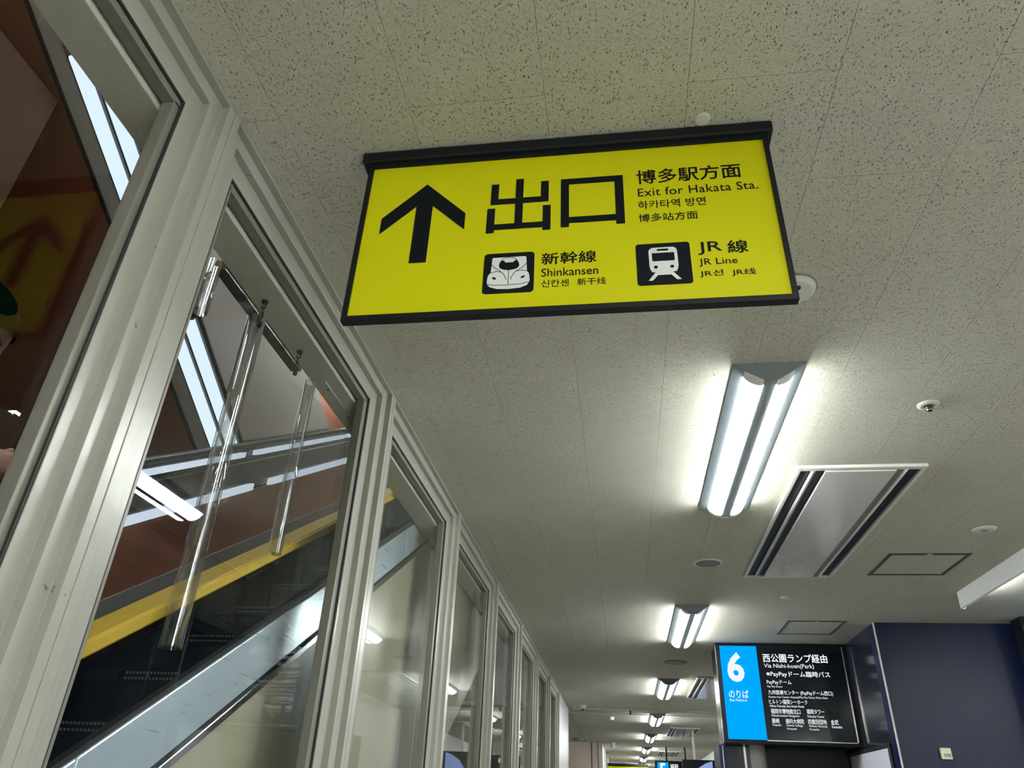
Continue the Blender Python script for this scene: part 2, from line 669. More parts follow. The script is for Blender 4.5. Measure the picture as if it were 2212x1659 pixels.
# plain metal return panel at the end of the glazing
MB().box(-0.90, 9.65, 0, -0.785, 11.33, CE).build('end_panel', 'panel_metal', part, bevel=0.003)
MB().box(-0.785, 9.66, 0.0, -0.779, 9.70, CE - 0.01).build('end_strip', 'frame_paint', part)
MB().box(-0.792, 11.27, 0.0, -0.772, 11.33, CE - 0.01).build('corner_strip', 'chrome', part)
tag(MB().prism([(-0.8345, 0.0)] * 0 + [(0.690 + 0.041 * math.cos(t * math.pi / 16), R(0.579) + 0.020 * math.sin(t * math.pi / 16)) for t in range(32)],
               'x', -0.8348, -0.8338).build('oval_sticker', 'sticker_green', origin=(-0.835, 0.69, R(0.579))),
    'dark green oval sticker on the nearest glass pane', 'sticker')

# slab edge beam behind the glass
tag(MB().box(-0.938, -12.9, R(1.13), -0.845, 11.3, R(1.75)).build('trim_1', 'soffit_paint', bevel=0.002), kind='structure')
tag(MB().box(-0.972, 1.29, R(1.122), -0.9385, 1.78, R(1.150)).build('trim_2', 'chrome', bevel=0.001), kind='structure')
bp_ = empty('edge_bracket', (-0.905, 1.98, R(1.13)), 'grey bolted bracket plate under the slab edge beam', 'bracket')
MB().prism([(-0.931, 1.855), (-0.889, 1.855), (-0.889, 2.13), (-0.931, 2.30)], 'z', R(1.1255), R(1.1298)).build('plate', 'panel_metal', bp_, bevel=0.001)
for yy in (1.90, 2.09):
    MB().lathe([(0.0001, -0.007), (0.004, -0.007), (0.005, -0.0045)], (-0.897, yy, R(1.13)), 10).build('bolt', 'dark_metal', bp_)

# ------------------------------------------------------------------ exit sign
SY = 1.092
sign = empty('exit_sign', (-0.09, SY, CE), 'yellow hanging exit sign with black arrow and train pictograms', 'sign')
tr_ = MB().box(-0.532, SY - 0.016, R(1.2205), 0.348, SY + 0.040, CE - 0.0004)
tr_.build('ceiling_rail', 'sign_black', sign, bevel=0.004)
fr = MB()
fx0, fx1, fz0, fz1 = -0.5155, 0.3355, 0.7960, 1.2205
yx0, yx1, yz0, yz1 = -0.5050, 0.3265, 0.8075, 1.2095
fr.box(fx0, SY - 0.006, R(fz0), yx0, SY + 0.012, R(fz1))
fr.box(yx1, SY - 0.006, R(fz0), fx1, SY + 0.012, R(fz1))
fr.box(yx0, SY - 0.006, R(fz0), yx1, SY + 0.012, R(yz0))
fr.box(yx0, SY - 0.006, R(yz1), yx1, SY + 0.012, R(fz1))
fro = fr.build('frame', 'sign_black', sign)
MB().lathe([(0.0001, -0.004), (0.0045, -0.003), (0.006, 0.0)], (0.3415, SY + 0.012, R(0.834)), 14).build('lock_knob', 'sign_black', sign)
face = MB().box(yx0, SY - 0.001, R(yz0), yx1, SY + 0.010, R(yz1)).build('face_panel', 'sign_yellow', sign)


def text_mesh(body, bold=0.0, spacing=1.0):
    c = bpy.data.curves.new('lettering', 'FONT')
    c.body = body
    c.offset = bold
    c.space_character = spacing
    c.resolution_u = 3
    o = bpy.data.objects.new('lettering', c)
    COL.objects.link(o)
    bpy.context.view_layer.update()
    dg = bpy.context.evaluated_depsgraph_get()
    me = bpy.data.meshes.new_from_object(o.evaluated_get(dg))
    bpy.data.objects.remove(o)
    bpy.data.curves.remove(c)
    return me


def lettering(body, x0, x1, z0, z1, y, material, parent, bold=0.0, base=None, spacing=1.0, rep=None):
    """flat lettering fitted to a box in the plane y, facing -Y"""
    me = text_mesh(body, bold if rep == 'outline' else 0.0, spacing)
    xs = [v.co.x for v in me.vertices]
    ys = [v.co.y for v in me.vertices]
    a, b, c, d = min(xs), max(xs), min(ys), max(ys)
    o = world_loc(parent)
    for v in me.vertices:
        X = x0 + (v.co.x - a) / (b - a) * (x1 - x0)
        Z = z0 + (v.co.y - c) / (d - c) * (z1 - z0)
        v.co = (X - o.x, y - o.y, Z - o.z)
    if bold and rep != 'outline':
        # heavier strokes: the same outlines laid side by side
        sx, sz = bold * 0.55 * (x1 - x0) / (b - a), bold * 0.55 * (z1 - z0) / (d - c)
        vs0 = [tuple(v.co) for v in me.vertices]
        fs0 = [tuple(p.vertices) for p in me.polygons]
        va, fa = [], []
        for i_, (dx, dz) in enumerate(((0, 0), (sx, 0), (-sx, 0), (0, sz), (0, -sz))):
            k_ = len(va)
            va += [(p[0] + dx, p[1] - 0.00002 * i_, p[2] + dz) for p in vs0]
            fa += [tuple(q + k_ for q in f) for f in fs0]
        bpy.data.meshes.remove(me)
        me = bpy.data.meshes.new('lettering')
        me.from_pydata(va, [], fa)
    me.materials.clear()
    me.materials.append(M[material])
    me.name = 'lettering'
    ob = bpy.data.objects.new('lettering', me)
    COL.objects.link(ob)
    ob.parent = parent
    return ob


PY = SY - 0.0016                # print plane
ar = flatmb().flat([(-0.3785, R(1.1515)), (-0.2882, R(1.0598)), (-0.2882, R(1.0150)), (-0.3606, R(1.0875)), (-0.3606, R(0.934)),
                    (-0.3964, R(0.934)), (-0.3964, R(1.0875)), (-0.469, R(1.0165)), (-0.469, R(1.0600))], PY)
ar.build('arrow', 'print_black', face)
ex = flatmb()


def rect(mb, x0, x1, z0, z1, y=PY):
    mb.flat([(x0, R(z0)), (x1, R(z0)), (x1, R(z1)), (x0, R(z1))], y)


# two large characters meaning "exit", drawn as plain bars
for q in ((-0.1848, -0.1684, 1.0935, 1.1470), (-0.1848, -0.1684, 1.0232, 1.0772), (-0.2368, -0.2206, 1.0772, 1.1360), (-0.1318, -0.1154, 1.0772, 1.1360),
          (-0.2206, -0.1318, 1.0772, 1.0930), (-0.2425, -0.2259, 0.9998, 1.0672), (-0.1270, -0.1107, 0.9998, 1.0672),
          (-0.2259, -0.1270, 1.0077, 1.0232)):
    rect(ex, *q)
ex.build('exit_character', 'print_black', face)
kc = flatmb()
for q in ((-0.0902, -0.0733, 1.0037, 1.1370), (0.0204, 0.0378, 1.0037, 1.1370), (-0.0733, 0.0204, 1.1202, 1.1370), (-0.0733, 0.0204, 1.0134, 1.0300)):
    rect(kc, *q)
kc.build('exit_character', 'print_black', face)
lettering('博多駅方面', 0.0655, 0.2730, R(1.1070), R(1.1460), PY, 'print_black', face, 0.024)
lettering('Exit for Hakata Sta.', 0.0664, 0.3010, R(1.0725), R(1.0945), PY, 'print_black', face, 0.006, spacing=1.05)
lettering('하카타역 방면', 0.0650, 0.1970, R(1.0385), R(1.0600), PY, 'print_black', face, 0.012)
lettering('博多站方面', 0.0648, 0.1785, R(1.0038), R(1.0245), PY, 'print_black', face, 0.014)
lettering('新幹線', -0.1266, -0.0208, R(0.9100), R(0.9395), PY, 'print_black', face, 0.026)
lettering('Shinkansen', -0.1270, -0.0178, R(0.8805), R(0.9005), PY, 'print_black', face, 0.006)
lettering('신칸센', -0.1265, -0.0738, R(0.8553), R(0.8722), PY, 'print_black', face, 0.012)
lettering('新干线', -0.0578, -0.0038, R(0.8553), R(0.8720), PY, 'print_black', face, 0.012)
lettering('JR', 0.1712, 0.2156, R(0.9120), R(0.9435), PY, 'print_black', face, 0.012)
lettering('線', 0.2262, 0.2630, R(0.9125), R(0.9430), PY, 'print_black', face, 0.026)
lettering('JR Line', 0.1706, 0.2404, R(0.8830), R(0.9028), PY, 'print_black', face, 0.006)
lettering('JR선', 0.1695, 0.2119, R(0.8580), R(0.8748), PY, 'print_black', face, 0.010)
lettering('JR线', 0.2272, 0.2702, R(0.8574), R(0.8742), PY, 'print_black', face, 0.010)


def rrect(x0, x1, z0, z1, r, n=6):
    pts = []
    for cx, cz, a0 in ((x1 - r, z1 - r, 0), (x0 + r, z1 - r, 90), (x0 + r, z0 + r, 180), (x1 - r, z0 + r, 270)):
        for k in range(n + 1):
            a = math.radians(a0 + 90 * k / n)
            pts.append((cx + r * math.cos(a), cz + r * math.sin(a)))
    return pts


def catmull(pts, n=5, close=False):
    P = [Vector(p) for p in pts]
    m = len(P)
    out = []
    for i in range(m if close else m - 1):
        if close:
            p0, p1, p2, p3 = P[i - 1], P[i], P[(i + 1) % m], P[(i + 2) % m]
        else:
            p0, p1, p2, p3 = P[max(i - 1, 0)], P[i], P[i + 1], P[min(i + 2, m - 1)]
        for k in range(n):
            t = k / n
            out.append(0.5 * ((2 * p1) + (p2 - p0) * t + (2 * p0 - 5 * p1 + 4 * p2 - p3) * t * t + (3 * p1 - p0 - 3 * p2 + p3) * t ** 3))
    if not close:
        out.append(P[-1])
    return [(p.x, p.y) for p in out]


# bullet train pictogram
BX0, BX1, BZ0, BZ1 = -0.2412, -0.1410, R(0.8456), R(0.9453)


def un(pts):
    return [(BX0 + u * (BX1 - BX0), BZ1 - v * (BZ1 - BZ0)) for u, v in pts]


pg = flatmb().flat(rrect(BX0, BX1, BZ0, BZ1, 0.008), PY).build('train_pictogram', 'print_black', face)
body = [(0.181, 0.111), (0.816, 0.109), (0.838, 0.125), (0.848, 0.282), (0.858, 0.477), (0.897, 0.541), (0.916, 0.64), (0.918, 0.735), (0.867, 0.829), (0.74, 0.884),
        (0.514, 0.904), (0.287, 0.889), (0.150, 0.840), (0.088, 0.765), (0.082, 0.70), (0.092, 0.580), (0.115, 0.522), (0.146, 0.491), (0.158, 0.288), (0.164, 0.130)]
flatmb().flat(un(body), PY - 0.0003).build('train_body', 'print_white', pg)
ln = flatmb()
cab = [(0.489, 0.121), (0.582, 0.133), (0.650, 0.190), (0.693, 0.289), (0.692, 0.355), (0.645, 0.405), (0.510, 0.434), (0.400, 0.415), (0.335, 0.380), (0.310, 0.323), (0.321, 0.248), (0.358, 0.175), (0.416, 0.130), (0.489, 0.121)]
ln.ribbon(un(catmull(cab, 3)), 0.0012, PY - 0.0006)
win = [(0.362, 0.188), (0.405, 0.200), (0.427, 0.247), (0.586, 0.244), (0.610, 0.205), (0.652, 0.195), (0.693, 0.289), (0.692, 0.355), (0.645, 0.405), (0.510, 0.434), (0.400, 0.415), (0.335, 0.380), (0.310, 0.323), (0.325, 0.240)]
ln.flat(un(win), PY - 0.0006)
for L in ([(0.159, 0.288), (0.234, 0.372), (0.344, 0.466), (0.414, 0.553), (0.459, 0.678)], [(0.848, 0.282), (0.788, 0.37), (0.654, 0.468), (0.585, 0.555), (0.544, 0.675)],
          [(0.146, 0.491), (0.212, 0.470), (0.278, 0.462), (0.372, 0.488)], [(0.628, 0.483), (0.719, 0.462), (0.804, 0.468), (0.863, 0.490)],
          [(0.083, 0.751), (0.214, 0.793), (0.503, 0.803), (0.756, 0.787), (0.916, 0.745)], [(0.500, 0.432), (0.501, 0.803)]):
    ln.ribbon(un(catmull(L, 5)), 0.0013, PY - 0.0006)
for E_ in ([(0.176, 0.610), (0.231, 0.600), (0.262, 0.650), (0.215, 0.656)], [(0.738, 0.650), (0.772, 0.599), (0.828, 0.603), (0.790, 0.652)]):
    ln.flat(un(catmull(E_, 4, True)), PY - 0.0006)
ln.build('train_lines', 'print_black', pg)
# commuter train pictogram
BX0, BX1, BZ0, BZ1 = 0.0548, 0.1565, R(0.8462), R(0.9467)
pg2 = flatmb().flat(rrect(BX0, BX1, BZ0, BZ1, 0.006), PY).build('train_pictogram', 'print_black', face)
bd = flatmb().flat(un([(0.235, 0.214), (0.240, 0.170), (0.263, 0.135), (0.315, 0.107), (0.687, 0.106), (0.730, 0.130), (0.755, 0.170), (0.761, 0.209), (0.765, 0.548), (0.752, 0.627), (0.726, 0.697),
                       (0.659, 0.703), (0.801, 0.894), (0.717, 0.894), (0.622, 0.772), (0.379, 0.772), (0.281, 0.896), (0.202, 0.896), (0.339, 0.703), (0.277, 0.697), (0.249, 0.627), (0.236, 0.562)]), PY - 0.0003)
bd.build('train_body', 'print_white', pg2)
d2 = flatmb()
u2 = un([(0.294, 0.242), (0.705, 0.440)])
d2.flat(rrect(u2[0][0], u2[1][0], u2[1][1], u2[0][1], 0.0016), PY - 0.0006)
u2 = un([(0.393, 0.145), (0.602, 0.193)])
d2.flat(rrect(u2[0][0], u2[1][0], u2[1][1], u2[0][1], 0.0008), PY - 0.0006)
for cu in (0.351, 0.647):
    d2.flat(un([(cu + 0.036 * math.cos(a * math.pi / 10), 0.582 + 0.036 * math.sin(a * math.pi / 10)) for a in range(20)]), PY - 0.0006)
d2.build('train_lines', 'print_black', pg2)

# ------------------------------------------------------------------ ceiling lights


def make_light(x, y, ln, label, group):
    root = empty('ceiling_light', (x, y, CE), label, 'light fixture', group)
    half, dep, bw = 0.113, 0.060, 0.024
    bodyp = [(x - half, CE), (x - half, CE - 0.004), (x - bw + 0.006, CE - dep + 0.003), (x + bw - 0.006, CE - dep + 0.003), (x + half, CE - 0.004), (x + half, CE)]
    MB().prism(bodyp, 'y', y + 0.003, y + ln - 0.003).build('body', 'fixture_paint', root)
    plate = [(x - half, CE), (x - half, CE - 0.005), (x - bw, CE - dep), (x + bw, CE - dep), (x + half, CE - 0.005), (x + half, CE)]
    for a in (y, y + ln - 0.004):
        MB().prism(plate, 'y', a, a + 0.004).build('end_plate', 'fixture_paint', root)
    for s in (-1, 1):
        p0 = Vector((s * 0.079, -0.0215))
        p1 = Vector((s * 0.0225, -0.0585))
        d = (p1 - p0)
        nrm = Vector((s * 0.56, -0.83))
        arc = []
        for k in range(11):
            t = k / 10
            bulge = 0.0105 * math.sin(math.pi * t) ** 0.7
            q = p0 + d * t + nrm * bulge
            arc.append((x + q.x, CE + q.y))
        back = [(x + p1.x - nrm.x * 0.004, CE + p1.y - nrm.y * 0.004), (x + p0.x - nrm.x * 0.004, CE + p0.y - nrm.y * 0.004)]
        prof = arc + back
        MB().prism(prof, 'y', y + 0.045, y + ln - 0.030).build('lamp_bar', 'lamp_glow', root)
        MB().prism(prof, 'y', y + 0.0045, y + 0.0448).build('lamp_cap', 'lamp_cap', root)
        MB().prism(prof, 'y', y + ln - 0.0298, y + ln - 0.0045).build('lamp_cap', 'lamp_cap', root)
    return root


LY = [2.04, 5.205, 8.49, 11.79, 15.05, 18.3, 21.55, 24.8, 28.05]
names = ['large twin-lamp ceiling light, nearest beyond the exit sign', 'twin-lamp ceiling light, second beyond the exit sign', 'twin-lamp ceiling light, third beyond the exit sign',
         'twin-lamp ceiling light just behind the glass smoke barrier', 'fifth twin-lamp light down the corridor row', 'sixth twin-lamp light down the corridor row',
         'seventh twin-lamp light down the corridor row', 'eighth twin-lamp light, near the end of the corridor row', 'farthest twin-lamp light of the corridor row']
first = make_light(0.50, LY[0], 1.265, names[0], 'twin-lamp ceiling lights in a row')
for y, lab in list(zip(LY, names))[1:]:
    c = copy_tree(first)
    c.location = (0.50, y, CE)
    c['label'] = lab
# unseen lights; beyond the row's next one, all are added to brighten the hall
for y in (-1.22, -4.48, -7.74, -11.0):
    c = copy_tree(first)
    c.location = (0.50, y, CE)
    c['label'] = 'unseen twin-lamp ceiling light continuing the corridor row behind the viewer'
    c['group'] = 'unseen corridor lights behind the viewer'
for x in (3.7, 6.9, 10.1):
    for y in (-11.0, -7.74, -4.48, -1.22, 2.04):
        c = copy_tree(first)
        c.location = (x, y, CE)
        c['label'] = 'added unseen twin-lamp fill light right of the picture'
        c['group'] = 'added fill lights outside the picture'

# one-sided wall-washer at the right edge
ww = empty('hooded_light', (2.10, 3.55, CE), 'white hooded ceiling light at the right edge', 'light fixture')
MB().prism([(2.072, CE), (2.072, CE - 0.098), (2.086, CE - 0.102), (2.122, CE - 0.055), (2.122, CE)], 'y', 3.56, 4.84).build('hood', 'fixture_white', ww, bevel=0.002)
MB().prism([(2.070, CE), (2.070, CE - 0.100), (2.088, CE - 0.104), (2.158, CE - 0.05), (2.158, CE)], 'y', 4.8405, 4.846).build('end_plate', 'fixture_white', ww)
MB().prism([(2.123, CE - 0.046), (2.146, CE - 0.044), (2.154, CE - 0.030), (2.146, CE - 0.014), (2.123, CE - 0.012)], 'y', 3.60, 4.82).build('lamp_bar', 'lamp_glow', ww)

# ------------------------------------------------------------------ air-conditioning cassettes


def make_vent(x, y, label):
    root = empty('ceiling_vent', (x, y, CE), label, 'air vent', 'air conditioner panels in the ceiling')
    w, ln = 0.500, 1.625
    z = CE - 0.010
    f = MB()
    f.box(x, y, z - 0.004, x + 0.016, y + ln, CE)
    f.box(x + w - 0.018, y, z - 0.004, x + w, y + ln, CE)
    f.box(x + 0.016, y, z - 0.004, x + w - 0.018, y + 0.030, CE)
    f.box(x + 0.016, y + ln - 0.020, z - 0.004, x + w - 0.018, y + ln, CE)
    f.build('frame', 'vent_white', root, bevel=0.002)
    MB().box(x + 0.016, y + 0.030, CE - 0.0022, x + w - 0.018, y + ln - 0.02, CE - 0.0004).build('slot_backing', 'vent_slot', root)
    MB().prism([(x + 0.057, z - 0.004), (x + 0.066, z - 0.007), (x + 0.076, z - 0.004), (x + 0.074, z + 0.006), (x + 0.060, z + 0.006)], 'y', y + 0.031, y + ln - 0.021).build('vane', 'vent_vane', root)
    MB().box(x + 0.112, y + 0.031, z - 0.008, x + 0.388, y + ln - 0.021, CE - 0.0025).build('centre_panel', 'vent_panel', root, bevel=0.002)
    MB().box(x + 0.389, y + 0.031, z - 0.002, x + 0.418, y + ln - 0.021, CE - 0.0025).build('groove', 'plastic_grey', root)
    MB().prism([(x + 0.419, z - 0.002), (x + 0.428, z - 0.007), (x + 0.434, z - 0.003), (x + 0.432, z + 0.006), (x + 0.421, z + 0.006)], 'y', y + 0.031, y + ln - 0.021).build('vane', 'vent_white', root)
    return root


v1 = make_vent(0.744, 2.855, 'large grey air conditioner panel beside the nearest ceiling light')
for x, y, lab in ((0.785, 8.33, 'air conditioner panel beside the third ceiling light'), (0.775, 13.70, 'air conditioner panel behind the smoke barrier'),
                  (0.805, 19.30, 'farthest air conditioner panel, mirroring a blue display')):
    c = copy_tree(v1)
    c.location = (x, y, CE)
    c['label'] = lab

# ------------------------------------------------------------------ access hatches, detectors, speakers


def hatch(x0, x1, y0, y1, label):
    root = empty('access_hatch', (x0, y0, CE), label, 'hatch')
    w = 0.021
    f = MB()
    z0, z1 = CE - 0.0035, CE - 0.0003
    f.box(x0, y0, z0, x1, y0 + w * 1.2, z1)
    f.box(x0, y1 - w * 1.2, z0, x1, y1, z1)
    f.box(x0, y0 + w * 1.2, z0, x0 + w, y1 - w * 1.2, z1)
    f.box(x1 - w, y0 + w * 1.2, z0, x1, y1 - w * 1.2, z1)
    f.build('hatch_trim', 'hatch_trim', root)
    MB().box(x0 + w + 0.001, y0 + w * 1.2 + 0.001, CE - 0.0022, x1 - w - 0.001, y1 - w * 1.2 - 0.001, CE - 0.0003).build('hatch_door', 'ceiling_board', root)
    MB().box((x0 + x1) / 2 - 0.012, y0 + 0.001, CE - 0.0045, (x0 + x1) / 2 + 0.012, y0 + w * 1.2, CE - 0.0035).build('latch', 'plastic_white', root)


hatch(1.444, 1.860, 4.048, 4.462, 'square ceiling access hatch between the air conditioner and the hooded light')
hatch(1.214, 1.628, 5.665, 6.130, 'square ceiling access hatch above the number 6 display')


def turned(name, mat_, c, prof, label, cat, extra=(), group=None):
    root = empty(name, c, label, cat, group)
    MB().lathe(prof, c, 32).build('housing', mat_, root, smooth=False, bevel=0)
    for nm, mt, pr in extra:
        MB().lathe(pr, c, 24).build(nm, mt, root)
    return root


turned('sprinkler_head', 'plastic_white', (1.078, 2.357, CE), [(0.002, -0.007), (0.026, -0.007), (0.034, -0.004), (0.036, -0.0003)],
       'white sprinkler with dark centre, right of the nearest ceiling light', 'sprinkler',
       (('nozzle', 'dark_metal', [(0.001, -0.020), (0.010, -0.020), (0.013, -0.012), (0.017, -0.0072)]),
        ('deflector', 'chrome', [(0.001, -0.024), (0.008, -0.024), (0.009, -0.021), (0.002, -0.0205)])))
turned('ceiling_sensor', 'plastic_white', (1.768, 3.665, CE), [(0.002, -0.008), (0.040, -0.008), (0.052, -0.004), (0.055, -0.0003)],
       'round white ceiling sensor with grey eye near the hooded light', 'sensor',
       (('lens', 'plastic_grey', [(0.001, -0.014), (0.010, -0.013), (0.016, -0.0085)]),))
turned('ceiling_speaker', 'plastic_grey', (0.512, 4.213, CE), [(0.002, -0.006), (0.070, -0.006), (0.0705, -0.0003)],
       'round dark speaker grille between the first two ceiling lights', 'speaker',
       (('rim', 'vent_white', [(0.0708, -0.0003), (0.0708, -0.007), (0.080, -0.005), (0.083, -0.0003)]),))
turned('ceiling_speaker', 'plastic_grey', (0.514, 7.46, CE), [(0.002, -0.012), (0.105, -0.010), (0.110, -0.0003)],
       'round dark speaker grille between the second and third ceiling lights', 'speaker')
turned('smoke_detector', 'plastic_white', (0.495, 1.660, CE), [(0.002, -0.016), (0.052, -0.015), (0.062, -0.010), (0.065, -0.0003)],
       'round white smoke detector peeking from behind the exit sign', 'detector',
       (('shadow_ring', 'plastic_grey', [(0.0652, -0.0003), (0.0652, -0.004), (0.068, -0.003), (0.068, -0.0003)]),
        ('indicator', 'dark_metal', [(0.001, -0.019), (0.006, -0.018), (0.008, -0.0162)])))
turned('ceiling_disc', 'plastic_white', (0.206, 1.060, CE), [(0.002, -0.005), (0.013, -0.005), (0.016, -0.003), (0.017, -0.0003)],
       'small white round cap above the exit sign rail', 'disc')
turned('ceiling_sensor', 'plastic_white', (1.075, 4.98, CE), [(0.002, -0.012), (0.022, -0.011), (0.030, -0.0003)],
       'small white sensor in front of the hatch above the display', 'sensor')
turned('ceiling_camera', 'plastic_white', (-0.56, 11.02, CE), [(0.004, -0.050), (0.030, -0.045), (0.048, -0.020), (0.050, -0.0003)],
       'small white dome camera on the ceiling before the smoke barrier', 'camera',
       (('dome', 'dark_metal', [(0.001, -0.066), (0.016, -0.062), (0.026, -0.0505)]),))
turned('ceiling_spotlight', 'plastic_white', (-0.24, 17.1, CE), [(0.004, -0.12), (0.05, -0.12), (0.055, -0.02), (0.03, -0.0003)],
       'small white spotlight at the far left of the ceiling', 'spotlight')
turned('ceiling_speaker', 'plastic_grey', (-0.93, 16.55, CE), [(0.004, -0.03), (0.10, -0.03), (0.12, -0.0003)],
       'dark round fitting over the far left recess', 'fitting')
turned('smoke_detector', 'plastic_white', (-0.20, 12.4, CE), [(0.004, -0.045), (0.045, -0.042), (0.060, -0.0003)],
       'small detector on the ceiling just past the smoke barrier', 'detector')

# ------------------------------------------------------------------ smoke barrier across the corridor
sb = empty('smoke_barrier', (1.0, 11.36, CE), 'low glass smoke barrier hanging across the corridor ceiling', 'barrier')
xs = [-0.77, 0.10, 1.35, 2.6]
for a, b in zip(xs[:-1], xs[1:]):
    MB().box(a + 0.006, 11.356, CE - 0.060, b - 0.006, 11.364, CE - 0.012).build('glass_panel', 'pane_glass', sb)
MB().box(xs[0], 11.350, CE - 0.012, xs[-1], 11.370, CE - 0.0003).build('top_channel', 'vent_white', sb)
MB().box(xs[0], 11.353, CE - 0.068, xs[-1], 11.367, CE - 0.060).build('bottom_channel', 'panel_metal', sb)
for x in xs[1:-1]:
    MB().box(x - 0.012, 11.350, CE - 0.068, x + 0.012, 11.370, CE - 0.012).build('joint_post', 'dark_metal', sb)

# ------------------------------------------------------------------ far end of the corridor, left side
tag(MB().box(-4.5, 17.45, 0, -0.50, 17.6, CE).build('wall_1', 'warm_glow_wall'), kind='structure')
tag(MB().box(-0.52, 17.6, 0, -0.48, 33.5, CE).build('wall_2', 'grey_wall'), kind='structure')
tag(MB().box(-0.700, 17.43, 0, -0.690, 17.449, CE).build('trim_3', 'dark_metal'), kind='structure')
tag(MB().box(-0.555, 17.42, 0, -0.47, 17.449, CE).build('trim_4', 'panel_metal'), kind='structure')
for k, y in enumerate((19.2, 21.0, 22.8)):
    tag(MB().box(-0.479, y, 0, -0.45, y + 0.12, CE).build('trim_%d' % (5 + k), 'panel_metal'), kind='structure')
tag(MB().box(-4.5, 11.32, CE + 0.001, -0.80, 17.5, CE + 0.05).build('ceiling_recess', 'ceiling_board'), kind='structure')
ys_ = empty('exit_sign', (0.0, 22, CE), 'far yellow hanging sign at the end of the corridor', 'sign')
MB().box(-0.55, 22.0, R(0.62), 0.60, 22.05, R(1.02)).build('face_panel', 'sign_yellow', ys_)
MB().box(-0.56, 21.99, R(1.02), 0.61, 22.06, R(1.09)).build('ceiling_rail', 'sign_black', ys_)
for x in (-0.4, 0.45):
    MB().tube([(x, 22.03, R(1.09)), (x, 22.03, CE)], 0.012).build('hanger', 'dark_metal', ys_)

# ------------------------------------------------------------------ right side: dark block, gate wall, displays
tag(MB().box(1.82, 5.70, 0, 5.9, 5.85, CE).build('wall_3', 'navy_wall'), kind='structure')
tag(MB().box(1.82, 5.851, 0, 1.86, 6.98, CE).build('wall_4', 'navy_gloss'), kind='structure')
tag(MB().box(1.811, 5.694, 0, 1.8195, 5.708, CE).build('trim_8', 'panel_metal'), kind='structure')
th = empty('thermostat', (2.10, 5.70, R(0.37)), 'small cream thermostat box on the dark navy wall', 'thermostat')
MB().box(2.066, 5.676, R(0.374), 2.132, 5.699, R(0.442)).build('case', 'thermostat', th, bevel=0.004)
MB().box(2.080, 5.6745, R(0.388), 2.126, 5.6765, R(0.408)).build('display_window', 'thermostat_window', th)
ps = empty('framed_poster', (1.815, 6.35, R(0.0)), 'pale framed poster on the side of the dark wall under the display', 'poster')
MB().box(1.804, 5.86, R(-0.75), 1.818, 6.90, R(0.475)).build('frame', 'dark_metal', ps, bevel=0.004)
MB().box(1.800, 5.89, R(-0.72), 1.8035, 6.87, R(0.445)).build('sheet', 'poster', ps)
# dark gate wall below and behind the display
gt = empty('wall_gate', (1.3, 6.75, 0), kind='structure')
MB().box(0.805, 6.70, 0, 0.995, 6.85, R(0.505)).build('gate_post', 'navy_gloss', gt, bevel=0.004)
MB().box(0.945, 6.69, R(0.28), 0.962, 6.6995, R(0.500)).build('post_strip', 'trim_bright', gt)
MB().box(0.995, 6.80, 0, 1.13, 6.83, R(0.505)).build('gate_glass', 'panel_metal', gt)
MB().box(1.13, 6.72, 0, 1.735, 6.86, R(0.505)).build('gate_panel', 'bezel', gt, bevel=0.004)
MB().box(1.735, 6.90, 0, 1.82, 6.98, R(0.505)).build('side_panel', 'navy_gloss', gt)
MB().box(0.80, 6.64, R(0.508), 1.82, 6.98, CE).build('header', 'bezel', gt)
MB().box(0.775, 6.86, 0, 0.800, 7.30, R(0.505)).build('reveal', 'navy_wall', gt)

DY = 6.50


def X6(v):
    return v * DY / 6.55


disp = empty('bus_display', (1.30, DY, CE), 'black overhead bus display with big white number 6 on blue', 'display')
MB().box(X6(0.786), DY + 0.004, R(0.492), X6(1.858), DY + 0.130, CE - 0.0004).build('housing', 'bezel', disp, bevel=0.004)
MB().box(X6(0.782), DY + 0.006, R(0.500), X6(0.785), DY + 0.020, CE - 0.02).build('edge_trim', 'trim_bright', disp)
scr = MB().box(X6(0.82), DY - 0.001, R(X6(0.525)), X6(1.793), DY + 0.0035, R(X6(1.233))).build('screen', 'screen_black', disp)
rim = MB()
rim.box(X6(1.793), DY - 0.003, R(X6(0.525)), X6(1.803), DY + 0.0035, R(X6(1.236)))
rim.build('screen_edge', 'trim_bright', disp)
MB().box(X6(1.118), DY - 0.003, R(X6(0.519)), X6(1.793), DY + 0.0035, R(X6(0.525))).build('screen_lower_edge', 'panel_metal', disp)
TY = DY - 0.0018
bl = flatmb().flat([(X6(0.82), R(X6(0.525))), (X6(1.118), R(X6(0.525))), (X6(1.118), R(X6(1.233))), (X6(0.82), R(X6(1.233)))], TY).build('blue_field', 'screen_blue', scr)
TY -= 0.0008


def dl(body_, x0, x1, z0, z1, bold=0.0, mt='screen_white', mode=None):
    lettering(body_, X6(x0), X6(x1), R(X6(z0)), R(X6(z1)), TY, mt, scr, bold, rep=mode)


